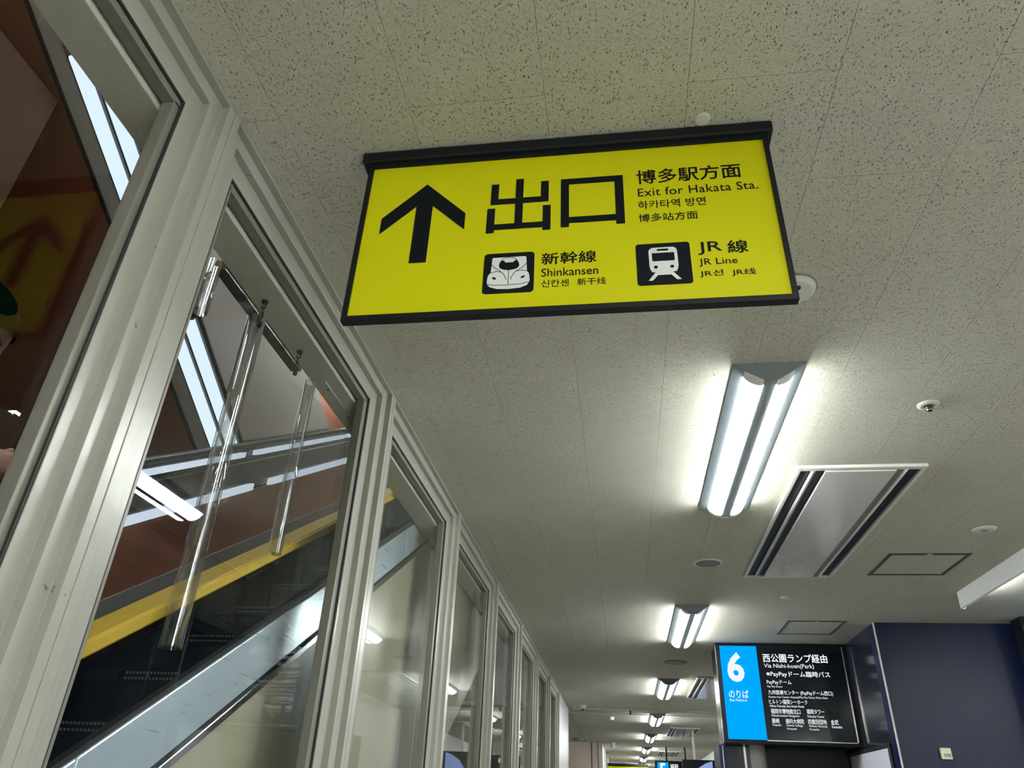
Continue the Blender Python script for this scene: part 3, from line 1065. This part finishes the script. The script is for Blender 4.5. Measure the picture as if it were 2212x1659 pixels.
dl('6', 0.866, 1.002, 0.949, 1.182, 0.035, mode='outline')
dl('のりば', 0.860, 1.014, 0.828, 0.888, 0.025)
dl('Bus Platform', 0.863, 0.996, 0.802, 0.822, 0.01)
dl('西公園ランプ経由', 1.162, 1.670, 1.108, 1.174, 0.035)
dl('Via Nishi-koen(Park)', 1.164, 1.558, 1.055, 1.097, 0.01)
dl('※PayPayドーム臨時バス', 1.175, 1.672, 0.990, 1.040, 0.03)
dl('PayPayドーム', 1.169, 1.362, 0.932, 0.971, 0.02)
dl('Pay Pay Dome', 1.170, 1.287, 0.909, 0.928, 0.01)
dl('九州医療センター (PayPayドーム西口)', 1.170, 1.670, 0.855, 0.894, 0.02)
dl('Kyushu Iryo Center Hospital/Pay Pay Dome West Gate', 1.170, 1.623, 0.831, 0.850, 0.01)
dl('ヒルトン福岡シーホーク', 1.168, 1.463, 0.790, 0.824, 0.02)
dl('Hilton Fukuoka Sea Hawk Hotel', 1.170, 1.432, 0.766, 0.785, 0.01)
dl('福岡市博物館北口', 1.172, 1.398, 0.718, 0.755, 0.02)
dl('Hakubutsukan Kitaguchi', 1.172, 1.385, 0.692, 0.713, 0.01)
dl('福岡タワー', 1.447, 1.581, 0.722, 0.757, 0.02)
dl('Fukuoka Tower', 1.449, 1.575, 0.696, 0.714, 0.01)
dl('藤崎', 1.171, 1.228, 0.648, 0.684, 0.02)
dl('Fujisaki', 1.173, 1.237, 0.624, 0.643, 0.01)
dl('歯科大病院', 1.277, 1.415, 0.648, 0.684, 0.02)
dl('Dental College', 1.279, 1.402, 0.624, 0.643, 0.01)
dl('Hospital', 1.279, 1.350, 0.600, 0.619, 0.01)
dl('四箇田団地', 1.447, 1.586, 0.648, 0.684, 0.02)
dl('Shikata Housing', 1.449, 1.584, 0.624, 0.643, 0.01)
dl('Complex', 1.449, 1.522, 0.600, 0.619, 0.01)
dl('金武', 1.618, 1.674, 0.648, 0.684, 0.02)
dl('Kanatake', 1.620, 1.698, 0.624, 0.643, 0.01)

# display cut by the right edge of the picture
rd = empty('bus_display', (3.2, 5.50, CE), 'black overhead display cut off by the right picture edge', 'display')
MB().box(2.700, 5.48, R(0.46), 3.80, 5.62, CE - 0.0004).build('housing', 'bezel', rd, bevel=0.004)
MB().box(2.745, 5.472, R(0.50), 3.76, 5.4795, R(1.215)).build('screen', 'screen_black', rd)
MB().box(2.748, 5.468, R(0.503), 3.04, 5.4715, R(1.190)).build('blue_field', 'screen_blue', rd)
MB().box(2.715, 5.470, R(0.47), 2.735, 5.4795, R(1.235)).build('edge_trim', 'dark_metal', rd)
# far displays
fd = empty('bus_display', (0.95, 18.0, R(0.98)), 'far bus display with number 5 on blue', 'display')
MB().box(0.64, 18.004, R(0.22), 1.60, 18.12, R(0.975)).build('housing', 'bezel', fd, bevel=0.004)
for x in (0.9, 1.3):
    MB().tube([(x, 18.06, R(0.975)), (x, 18.06, CE)], 0.02).build('hanger', 'dark_metal', fd)
MB().box(0.695, 17.998, R(0.25), 0.93, 18.003, R(0.945)).build('blue_field', 'screen_blue', fd)
lettering('5', 0.745, 0.865, R(0.68), R(0.92), 17.995, 'screen_white', fd, 0.05)
lettering('福岡', 0.965, 1.13, R(0.82), R(0.915), 17.995, 'screen_white', fd, 0.03)
fs = empty('information_screen', (1.25, 14.0, R(0.8)), 'dark information screen on a pole far down the right side', 'screen')
MB().box(0.955, 14.0, R(0.2), 1.56, 14.08, R(0.79)).build('housing', 'bezel', fs, bevel=0.004)
MB().tube([(1.17, 14.04, R(0.79)), (1.17, 14.04, CE)], 0.022).build('hanger', 'vent_white', fs)
MB().prism([(1.02, R(0.42)), (1.45, R(0.45)), (1.45, R(0.775)), (1.34, R(0.74)), (1.20, R(0.66))], 'y', 13.994, 13.9995).build('picture', 'screen_pale', fs)
tag(MB().box(1.60, 12.2, 0, 1.80, 12.5, CE).build('trim_9', 'grey_wall'), kind='structure')
tag(MB().box(1.82, 6.99, 0, 1.98, 12.2, CE).build('wall_5', 'grey_wall'), kind='structure')
tag(MB().box(2.0, 12.5, 0, 2.2, 33.5, CE).build('wall_6', 'grey_wall'), kind='structure')

# ------------------------------------------------------------------ escalator beside the glass


def nose(y):
    return R(0.206 + T30 * (y - 2.64))


def slope_slab(mb, x0, x1, y0, y1, a, b):
    """block between heights nose+a and nose+b"""
    mb.prism([(y0, nose(y0) + a), (y1, nose(y1) + a), (y1, nose(y1) + b), (y0, nose(y0) + b)], 'x', x0, x1)
    return mb


esc = empty('escalator', (-1.6, -0.23, 0), 'escalator rising behind the glass with yellow handrail and dark glass sides', 'escalator')
YE = 6.2
HX = -0.985


def handrail(cx, h, yend):
    ang = math.radians(30)
    U = Vector((1, 0, 0))
    prof = [(-0.040, -0.010), (-0.040, 0.008), (-0.034, 0.0145), (0.034, 0.0145), (0.040, 0.008), (0.040, -0.010), (0.034, -0.0155), (-0.034, -0.0155)]
    yk = (h + 1.318 - 0.62) / T30 * 0 + (-0.10)
    zk = nose(yk) + h
    path = []
    for a in range(0, 190, 15):   # newel return at the landing
        t = math.radians(a)
        path.append((Vector((cx, -1.15 - 0.30 * math.sin(t), zk - 0.30 + 0.30 * math.cos(t) * 1.0)), U, Vector((0, -math.sin(t), math.cos(t)))))
    path.reverse()
    for s in range(0, 31, 10):
        t = math.radians(s)
        path.append((Vector((cx, yk - 0.25 + 0.25 * s / 30.0, zk - 0.03 * (1 - s / 30.0) ** 2)), U, Vector((0, -math.sin(t), math.cos(t)))))
    W = Vector((0, -math.sin(ang), math.cos(ang)))
    path.append((Vector((cx, yend, nose(yend) + h)), U, W))
    return MB().sweep(prof, path)


handrail(HX, 0.815, YE).build('handrail', 'handrail_yellow', esc)
g = MB()
slope_slab(g, HX - 0.020, HX + 0.020, 0.0, YE, 0.790, 0.802)
g.build('handrail_guide', 'rubber', esc)
# tinted glass panels of the near side with open joints
yj = [-0.9, 0.25, 1.60, 2.95, 4.30, 5.65]
for a, b in zip(yj[:-1], yj[1:]):
    slope_slab(MB(), -0.979, -0.969, a + 0.004, b - 0.004, 0.55, 0.792).build('balustrade_glass', 'tint_glass', esc)
for a, b in ((-0.9, 1.30), (1.302, 3.10), (3.102, YE)):
    d = MB()
    d.prism([(a, nose(a) + 0.471), (b, nose(b) + 0.471), (b, nose(b) + 0.610), (a, nose(a) + 0.610)], 'x', -0.962, -0.945)
    d.build('outer_deck', 'deck_steel', esc, bevel=0.003)
slope_slab(MB(), -0.968, -0.950, -0.9, YE, 0.610, 0.622).build('glass_seal', 'rubber', esc)
slope_slab(MB(), -0.966, -0.951, -0.9, YE, 0.458, 0.471).build('deck_groove', 'rubber', esc)
slope_slab(MB(), -0.964, -0.943, -0.9, YE, 0.436, 0.458).build('deck_trim', 'stainless', esc, bevel=0.002)
for a, b in ((-0.2, 1.05), (1.052, 2.35), (2.352, 3.65), (3.652, 4.95), (4.952, YE)):
    lo = [(a, max(nose(a) - 0.82, 0.0)), (b, max(nose(b) - 0.82, 0.0))]
    pts = [lo[0], lo[1], (b, nose(b) + 0.436), (a, nose(a) + 0.436)]
    if lo[0][1] == 0.0 and lo[1][1] > 0.0:
        yc = (0.82 + 1.318 - EYE + 0.0) / T30
        pts.insert(1, (min(max(yc, a), b), 0.0))
    MB().prism(pts, 'x', -0.962, -0.948).build('side_cladding', 'beige_clad', esc, bevel=0.0015)
slope_slab(MB(), -2.20, -0.963, 2.0, YE, -0.82, -0.80).build('truss_underside', 'beige_clad', esc)
slope_slab(MB(), -1.10, -0.982, 0.0, YE, 0.10, 0.12).build('inner_deck', 'dark_steel', esc)
slope_slab(MB(), -1.105, -1.10, 0.0, YE, -0.20, 0.12).build('skirt', 'dark_steel', esc)
slope_slab(MB(), -2.125, -2.12, 0.0, YE, -0.20, 0.12).build('skirt', 'dark_steel', esc)
# steps
stp = MB()
yi, zi = 0.0, 0.0
stp.box(-2.11, 0.0, -0.27, -1.11, 0.40, 0.0)
step0 = stp.build('step', 'step_metal')
cl = MB()  # two rows of pale tips stand for glints along each riser
for k in range(62):
    x = -2.10 + 0.984 * k / 61
    for dz in (-0.004, -0.026):
        cl.box(x, -0.005, dz - 0.0085, x + 0.0072, 0.0, dz)
cl0 = cl.build('cleat_glints', 'cleat_glint')
tag(cl0, kind='stuff')
for k in range(-6, 9):
    y = 2.64 + 0.4 * k
    s = step0 if k == -6 else step0.copy()
    c = cl0 if k == -6 else cl0.copy()
    if k != -6:
        COL.objects.link(s)
        COL.objects.link(c)
    s.parent = esc
    s.location = Vector((0, y, nose(y))) - Vector(esc.location)
    c.parent = s
    c.location = (0, 0, 0)
# far side: solid panel with two light lines
slope_slab(MB(), -2.235, -2.205, -0.2, YE, 0.70, 0.995).build('far_upper_panel', 'dark_steel', esc)
slope_slab(MB(), -2.235, -2.200, -0.2, YE, 0.355, 0.68).build('far_lower_panel', 'brown_panel', esc)
slope_slab(MB(), -2.235, -2.190, -0.2, YE, 0.12, 0.352).build('far_deck', 'far_grey', esc)
handrail(-2.192, 1.005, YE).build('handrail', 'rubber', esc)
slope_slab(MB(), -2.204, -2.198, 0.2, YE, 0.880, 0.888).build('far_trim', 'stainless', esc)
for a, b in ((0.0, 1.15), (1.24, 2.50), (2.58, 3.84), (4.05, 5.30)):
    slope_slab(MB(), -2.205, -2.170, a, b, 0.688, 0.732).build('light_strip', 'strip_light_dim', esc)
for a, b in ((1.05, 2.30), (2.40, 3.67), (3.80, 5.06), (5.14, 6.1)):
    slope_slab(MB(), -2.205, -2.170, a, b, 0.925, 0.958).build('light_strip', 'strip_light_dim', esc)

# ------------------------------------------------------------------ crossing escalator above


def und(y):
    return R(4.03 - T30 * y)


cr = empty('escalator', (-3.0, 2.0, R(2.5)), 'crossing escalator overhead with polished side and lights under it', 'escalator')


def under_slab(mb, x0, x1, y0, y1, a, b):
    mb.prism([(y0, und(y0) + a), (y1, und(y1) + a), (y1, und(y1) + b), (y0, und(y0) + b)], 'x', x0, x1)
    return mb


for a, b in ((-1.2, 2.4), (2.402, 6.2)):
    under_slab(MB(), -2.262, -2.25, a, b, 0.0, 1.35).build('side_cladding', 'side_steel', cr)
under_slab(MB(), -2.575, -2.262, -1.2, 6.2, 0.004, 0.03).build('light_recess', 'vent_white', cr)
under_slab(MB(), -2.590, -2.575, -1.2, 6.2, -0.012, 0.03).build('recess_edge', 'rubber', cr)
under_slab(MB(), -2.262, -2.250, -1.2, 6.2, -0.012, 0.0).build('recess_edge', 'rubber', cr)
for a, b in ((-1.2, 1.9), (1.902, 6.2)):
    under_slab(MB(), -3.90, -2.590, a, b, 0.0, 0.03).build('underside_panel', 'brown_panel', cr)
under_slab(MB(), -3.9, -2.27, -1.2, 6.2, 1.30, 1.35).build('deck', 'dark_steel', cr)
for k, (ya, yb) in enumerate(((0.72, 1.79), (1.80, 2.88), (2.98, 4.05))):
    lf = under_slab(MB(), -2.480, -2.2625, ya - 0.02, yb + 0.02, -0.012, 0.003).build('light_tray', 'dark_steel', cr)
    for x0, x1 in ((-2.464, -2.388), (-2.358, -2.284)):
        under_slab(MB(), x0, x1, ya + 0.03, yb - 0.03, -0.035, -0.013).build('tube_cover', 'strip_light', lf, bevel=0.008)
        for q in (ya - 0.01, yb - 0.028):
            under_slab(MB(), x0, x1, q, q + 0.036, -0.034, -0.013).build('end_cap', 'chrome', lf)

# unseen lamps added on the shaft ceiling to brighten the escalator well
for x, y in ((-1.6, 0.2), (-1.6, 3.4), (-1.6, 6.6), (-3.2, 7.2), (-3.2, -2.0)):
    c = copy_tree(first)
    c.location = (x, y, 6.5)
    c['label'] = 'added unseen twin-lamp light on the high ceiling of the escalator shaft'
    c['group'] = 'added shaft lights above the picture'
# unseen slab with lamps, added to bounce light up to the crossing escalator
tag(MB().box(-3.95, -12.9, 3.40, -0.95, -2.4, 3.48).build('ceiling_landing_added', 'soffit_paint'), kind='structure')
for x, y in ((-1.7, -3.9), (-1.7, -6.6), (-3.2, -3.9)):
    c = copy_tree(first)
    c.location = (x, y, 3.40)
    c['label'] = 'added unseen twin-lamp light over the lower escalator landing'
    c['group'] = 'added landing lights outside the picture'
# walls of the escalator shaft
tag(MB().box(-2.72, -12.9, 0, -2.60, 1.994, R(2.85)).build('wall_7', 'brown_wall'), kind='structure')
tag(MB().box(-4.1, -12.9, 0, -3.95, 11.3, 6.5).build('wall_8', 'brown_panel'), kind='structure')
tag(MB().box(-4.1, 11.35, 0, -0.95, 11.5, CE).build('wall_9', 'shaft_wall'), kind='structure')
tag(MB().box(-4.1, -12.9, 6.5, -0.845, 11.4, 6.6).build('ceiling_shaft', 'soffit_paint'), kind='structure')
tag(MB().box(-0.942, -12.9, R(1.76), -0.84, 11.3, 6.5).build('wall_10', 'soffit_paint'), kind='structure')

# ------------------------------------------------------------------ hanging acrylic guards


def chain(x, y, ztop, zbot, label):
    root = empty('guard_chain', (x, y, ztop), label, 'chain')
    eye = MB()
    eye.lathe([(0.0001, -0.006), (0.008, -0.006), (0.010, -0.0003)], (x, y, ztop), 12)
    eye.tube([(x, y, ztop - 0.005), (x, y, ztop - 0.012)], 0.0022, 8)
    ring = [(x + 0.0062 * math.cos(a * math.pi / 8), y, ztop - 0.017 + 0.0062 * math.sin(a * math.pi / 8)) for a in range(16)]
    eye.tube(ring, 0.0019, 6, close=True)
    eye.build('eye_hook', 'chain_metal', root)
    z = ztop - 0.020
    k = 0
    L = 0.020
    while z - L > zbot - 0.004:
        pts = []
        for a in range(14):
            t = a * math.pi / 7
            u, w = 0.0046 * math.cos(t), (L / 2) * math.sin(t)
            pts.append((x + (u if k % 2 else 0), y + (0 if k % 2 else u), z - L / 2 + w))
        MB().tube(pts, 0.0014, 6, close=True).build('chain_link', 'chain_metal', root)
        z -= L - 0.0032
        k += 1
    MB().lathe([(0.0001, -0.008), (0.006, -0.008), (0.007, 0.004), (0.0001, 0.005)], (x, y, z - 0.002), 10).build('end_clip', 'chain_metal', root)


chain(-0.902, 1.437, R(1.13), R(1.045), 'small dark chain holding the long acrylic rod')
chain(-0.905, 1.682, R(1.13), R(1.045), 'small dark chain between the two acrylic rods')


def rod(x, y, z0, z1, r, label, wall=0.0045):
    root = empty('guard_rod', (x, y, z0), label, 'guard rod', 'clear acrylic escalator guards')
    n = 40
    mb = MB()
    ri = r - wall
    vs, fs = [], []
    for rr, zz in ((r, z0), (r, z1), (ri, z1), (ri, z0 + 0.004)):
        for k in range(n):
            a = 2 * math.pi * k / n
            vs.append((x + rr * math.cos(a), y + rr * math.sin(a), zz))
    for i in range(3):
        for k in range(n):
            k2 = (k + 1) % n
            fs.append((i * n + k, i * n + k2, (i + 1) * n + k2, (i + 1) * n + k))
    fs.append(tuple(range(n - 1, -1, -1)))
    fs.append(tuple(range(3 * n, 4 * n)))
    mb.add(vs, fs)
    mb.build('tube', 'acrylic_tube', root, smooth=False)
    o = root.children[0]
    for p in o.data.polygons:
        p.use_smooth = len(p.vertices) == 4 and abs(p.normal.z) < 0.5
    sc_ = MB()
    for dz in (0.045, 0.062):
        sc_.lathe([(0.0001, -0.0022), (0.0022, -0.0022), (0.0022, 0.0022), (0.0001, 0.0022)], (x + r * 0.55, y - r * 0.86, z1 - dz), 8)
    sc_.build('rivet', 'chrome', root)
    return root


rod(-0.9195, 1.447, R(0.252), R(1.082), 0.0240, 'long clear acrylic rod hanging by a chain behind the second pane')
rod(-0.9195, 1.812, R(0.562), R(1.100), 0.0190, 'shorter clear acrylic rod beside the bracket plate')
rod(-0.952, 1.262, R(0.972), R(1.120), 0.0190, 'short clear acrylic rod end next to the near mullion')
for y0, y1, lab in ((1.472, 1.785, 'clear acrylic sheet between the two acrylic rods'), (1.832, 2.45, 'clear acrylic sheet beyond the shorter acrylic rod')):
    zz = lambda y: nose(y) + 0.84
    tag(MB().prism([(y0, zz(y0)), (y1, zz(y1)), (y1, R(1.105)), (y0, R(1.075))], 'x', -0.9215, -0.9175).build('guard_sheet', 'acrylic_sheet', origin=(-0.927, (y0 + y1) / 2, R(1.1))), lab, 'guard sheet')

# ------------------------------------------------------------------ rider on the escalator at the left picture edge
rid = empty('person', (-1.90, 1.455, nose(1.44)), 'person in dark jacket riding the escalator and holding a phone', 'person')


PX, PYc, PZ = -1.90, 1.455, nose(1.44) + 0.002
# body: head bent forward over the phone
bv = [(PX, PYc, PZ + 0.93), (PX, PYc + 0.01, PZ + 1.12), (PX, PYc + 0.02, PZ + 1.36), (PX, PYc + 0.03, PZ + 1.46), (PX, PYc + 0.055, PZ + 1.53)]
be = [(0, 1), (1, 2), (2, 3), (3, 4)]
br = [(0.15, 0.11), (0.15, 0.11), (0.17, 0.11), 0.062, 0.056]
for s in (-1, 1):
    i = len(bv)
    bv += [(PX + s * 0.19, PYc + 0.01, PZ + 1.40), (PX + s * 0.22, PYc - 0.01, PZ + 1.12), (PX + s * 0.10, PYc + 0.20, PZ + 1.20), (PX + s * 0.06, PYc + 0.24, PZ + 1.245)]
    be += [(2, i), (i, i + 1), (i + 1, i + 2), (i + 2, i + 3)]
    br += [0.07, 0.052, 0.036, 0.034]
    i = len(bv)
    bv += [(PX + s * 0.09, PYc, PZ + 0.86), (PX + s * 0.10, PYc + 0.02, PZ + 0.48), (PX + s * 0.10, PYc - 0.01, PZ + 0.08), (PX + s * 0.11, PYc + 0.12, PZ + 0.035)]
    be += [(0, i), (i, i + 1), (i + 1, i + 2), (i + 2, i + 3)]
    br += [0.085, 0.06, 0.042, 0.033]


def skin_build(name, verts, edges, radii, material, parent, root=0, levels=2):
    me = bpy.data.meshes.new(name)
    o = world_loc(parent)
    bm = bmesh.new()
    ly = bm.verts.layers.skin.verify()
    vs = []
    for p, rr in zip(verts, radii):
        v = bm.verts.new(Vector(p) - o)
        v[ly].radius = rr if isinstance(rr, tuple) else (rr, rr)
        vs.append(v)
    vs[root][ly].use_root = True
    for a, b in edges:
        bm.edges.new((vs[a], vs[b]))
    bm.to_mesh(me)
    bm.free()
    me.materials.append(M[material])
    ob = bpy.data.objects.new(name, me)
    COL.objects.link(ob)
    ob.parent = parent
    sk = ob.modifiers.new('skin', 'SKIN')
    sk.use_smooth_shade = True
    s_ = ob.modifiers.new('subsurf', 'SUBSURF')
    s_.levels = levels
    s_.render_levels = levels
    return ob


# hands: palm with four fingers and a thumb, closing on the phone
hand_roots = [8, 16]
for s, hr in zip((-1, 1), hand_roots):
    wx, wy, wz = PX + s * 0.06, PYc + 0.24, PZ + 1.245
    i = len(bv)
    bv += [(wx - s * 0.015, wy + 0.045, wz + 0.015)]
    be += [(hr, i)]
    br += [(0.030, 0.022)]
    for f in range(4):
        j = len(bv)
        bv += [(wx - s * 0.012, wy + 0.060 + 0.012 * f, wz - 0.010 + 0.018 * f), (wx - s * 0.045, wy + 0.075 + 0.010 * f, wz - 0.008 + 0.018 * f), (wx - s * 0.062, wy + 0.062 + 0.010 * f, wz - 0.004 + 0.018 * f)]
        be += [(i, j), (j, j + 1), (j + 1, j + 2)]
        br += [0.009, 0.008, 0.007]
    j = len(bv)
    bv += [(wx - s * 0.030, wy + 0.030, wz + 0.040), (wx - s * 0.045, wy + 0.050, wz + 0.062)]
    be += [(i, j), (j, j + 1)]
    br += [0.011, 0.009]
bo = skin_build('body', bv, be, br, 'skin', rid)
# head
hc = Vector((PX, PYc + 0.075, PZ + 1.635))
pitch = math.radians(-28)
hm = MB()
n1, n2 = 24, 16


def head_pt(u, v):
    th, ph = 2 * math.pi * u, math.pi * v
    x, y, z = math.sin(ph) * math.cos(th), math.sin(ph) * math.sin(th), math.cos(ph)
    X, Y, Z = 0.075 * x, 0.096 * y, 0.118 * z
    if z < 0:
        X *= 1 + 0.30 * z
        Y *= 1 + 0.10 * z
        Y += -0.012 * z
    if y > 0.8:
        Y += 0.022 * math.exp(-((z + 0.18) / 0.16) ** 2) * math.exp(-(x / 0.16) ** 2)     # nose
        Y += 0.006 * math.exp(-((z + 0.50) / 0.09) ** 2) * math.exp(-(x / 0.30) ** 2)     # lips
        Y -= 0.007 * math.exp(-((z - 0.02) / 0.10) ** 2) * math.exp(-((abs(x) - 0.38) / 0.16) ** 2)   # eye sockets
        Y += 0.006 * math.exp(-((z + 0.80) / 0.12) ** 2)                                   # chin
    return Vector((X, Y, Z))


def tilt(p):
    c, s = math.cos(pitch), math.sin(pitch)
    return hc + Vector((p.x, p.y * c - p.z * s, p.y * s + p.z * c))


vs, fs = [], []
for j in range(n2 + 1):
    for i in range(n1 * 2):
        vs.append(tilt(head_pt(i / (n1 * 2), j / n2)))
for j in range(n2):
    for i in range(n1 * 2):
        i2 = (i + 1) % (n1 * 2)
        fs.append((j * n1 * 2 + i, j * n1 * 2 + i2, (j + 1) * n1 * 2 + i2, (j + 1) * n1 * 2 + i))
hm.add(vs, fs)
ho = hm.build('head', 'skin', rid, smooth=True)
for s in (-1, 1):
    e = MB()
    e.lathe([(0.0005, -0.010), (0.008, -0.006), (0.0105, 0.0), (0.008, 0.006), (0.0005, 0.010)], tuple(tilt(Vector((s * 0.030, 0.083, 0.002)))), 14)
    e.build('eye', 'phone_dark', ho, smooth=True)
    e = MB()
    c_ = tilt(Vector((s * 0.077, -0.005, -0.010)))
    e.lathe([(0.0005, -0.030), (0.012, -0.022), (0.018, 0.0), (0.016, 0.022), (0.0005, 0.032)], tuple(c_), 12)
    e.build('ear', 'skin', ho, smooth=True)
hh = MB()
vs, fs = [], []
nh = 12
for j in range(nh + 1):
    for i in range(n1 * 2):
        u = i / (n1 * 2)
        back = 0.5 - 0.5 * math.sin(2 * math.pi * u)
        vmax = 0.36 + 0.34 * back
        p = head_pt(u, vmax * j / nh)
        p *= 1.09 + 0.025 * math.sin(40 * u * math.pi) * (j / nh)
        vs.append(tilt(p))
for j in range(nh):
    for i in range(n1 * 2):
        i2 = (i + 1) % (n1 * 2)
        fs.append((j * n1 * 2 + i, j * n1 * 2 + i2, (j + 1) * n1 * 2 + i2, (j + 1) * n1 * 2 + i))
hh.add(vs, fs)
hh.build('hair', 'hair', rid, smooth=True)
# jacket and trousers follow the body
jv = [(PX, PYc, PZ + 0.88), (PX, PYc + 0.01, PZ + 1.12), (PX, PYc + 0.02, PZ + 1.38), (PX, PYc + 0.035, PZ + 1.49)]
je = [(0, 1), (1, 2), (2, 3)]
jr = [(0.185, 0.135), (0.18, 0.135), (0.19, 0.125), 0.078]
for s in (-1, 1):
    i = len(jv)
    jv += [(PX + s * 0.19, PYc + 0.01, PZ + 1.40), (PX + s * 0.225, PYc - 0.01, PZ + 1.12), (PX + s * 0.11, PYc + 0.195, PZ + 1.205)]
    je += [(2, i), (i, i + 1), (i + 1, i + 2)]
    jr += [0.088, 0.070, 0.046]
skin_build('jacket', jv, je, jr, 'jacket', rid)
tv = [(PX, PYc, PZ + 0.92)]
te = []
trr = [(0.16, 0.12)]
for s in (-1, 1):
    i = len(tv)
    tv += [(PX + s * 0.09, PYc, PZ + 0.80), (PX + s * 0.10, PYc + 0.02, PZ + 0.48), (PX + s * 0.10, PYc - 0.01, PZ + 0.09)]
    te += [(0, i), (i, i + 1), (i + 1, i + 2)]
    trr += [0.105, 0.082, 0.066]
skin_build('trousers', tv, te, trr, 'trousers', rid)
for s in (-1, 1):
    MB().box(PX + s * 0.105 - 0.045, PYc - 0.07, PZ, PX + s * 0.105 + 0.045, PYc + 0.19, PZ + 0.08).build('shoe', 'shoe', rid, bevel=0.03, seg=3)
ph = empty('phone', (PX, PYc + 0.31, PZ + 1.275), 'dark phone held by the escalator rider', 'phone')
pa = math.radians(25)


def phone_part(a, b, c0, c1, w):
    U, Nn = Vector((0, math.cos(pa), math.sin(pa))), Vector((0, -math.sin(pa), math.cos(pa)))
    o = Vector(ph.location)
    pts = [o + U * a + Nn * c0, o + U * b + Nn * c0, o + U * b + Nn * c1, o + U * a + Nn * c1]
    return MB().prism([(p.y, p.z) for p in pts], 'x', PX - w, PX + w)


phone_part(-0.075, 0.085, 0.0, 0.008, 0.038).build('case', 'phone_edge', ph, bevel=0.003)
phone_part(-0.071, 0.081, -0.0012, -0.0002, 0.035).build('back', 'phone_dark', ph)
phone_part(-0.071, 0.081, 0.0082, 0.0092, 0.035).build('screen', 'phone_dark', ph)

# the rider stands turned towards the glass
turn = math.radians(-41)
rid.rotation_euler.z = turn
off = Vector(ph.location) - Vector(rid.location)
ph.location = Vector(rid.location) + Matrix.Rotation(turn, 3, 'Z') @ off
ph.rotation_euler.z = turn
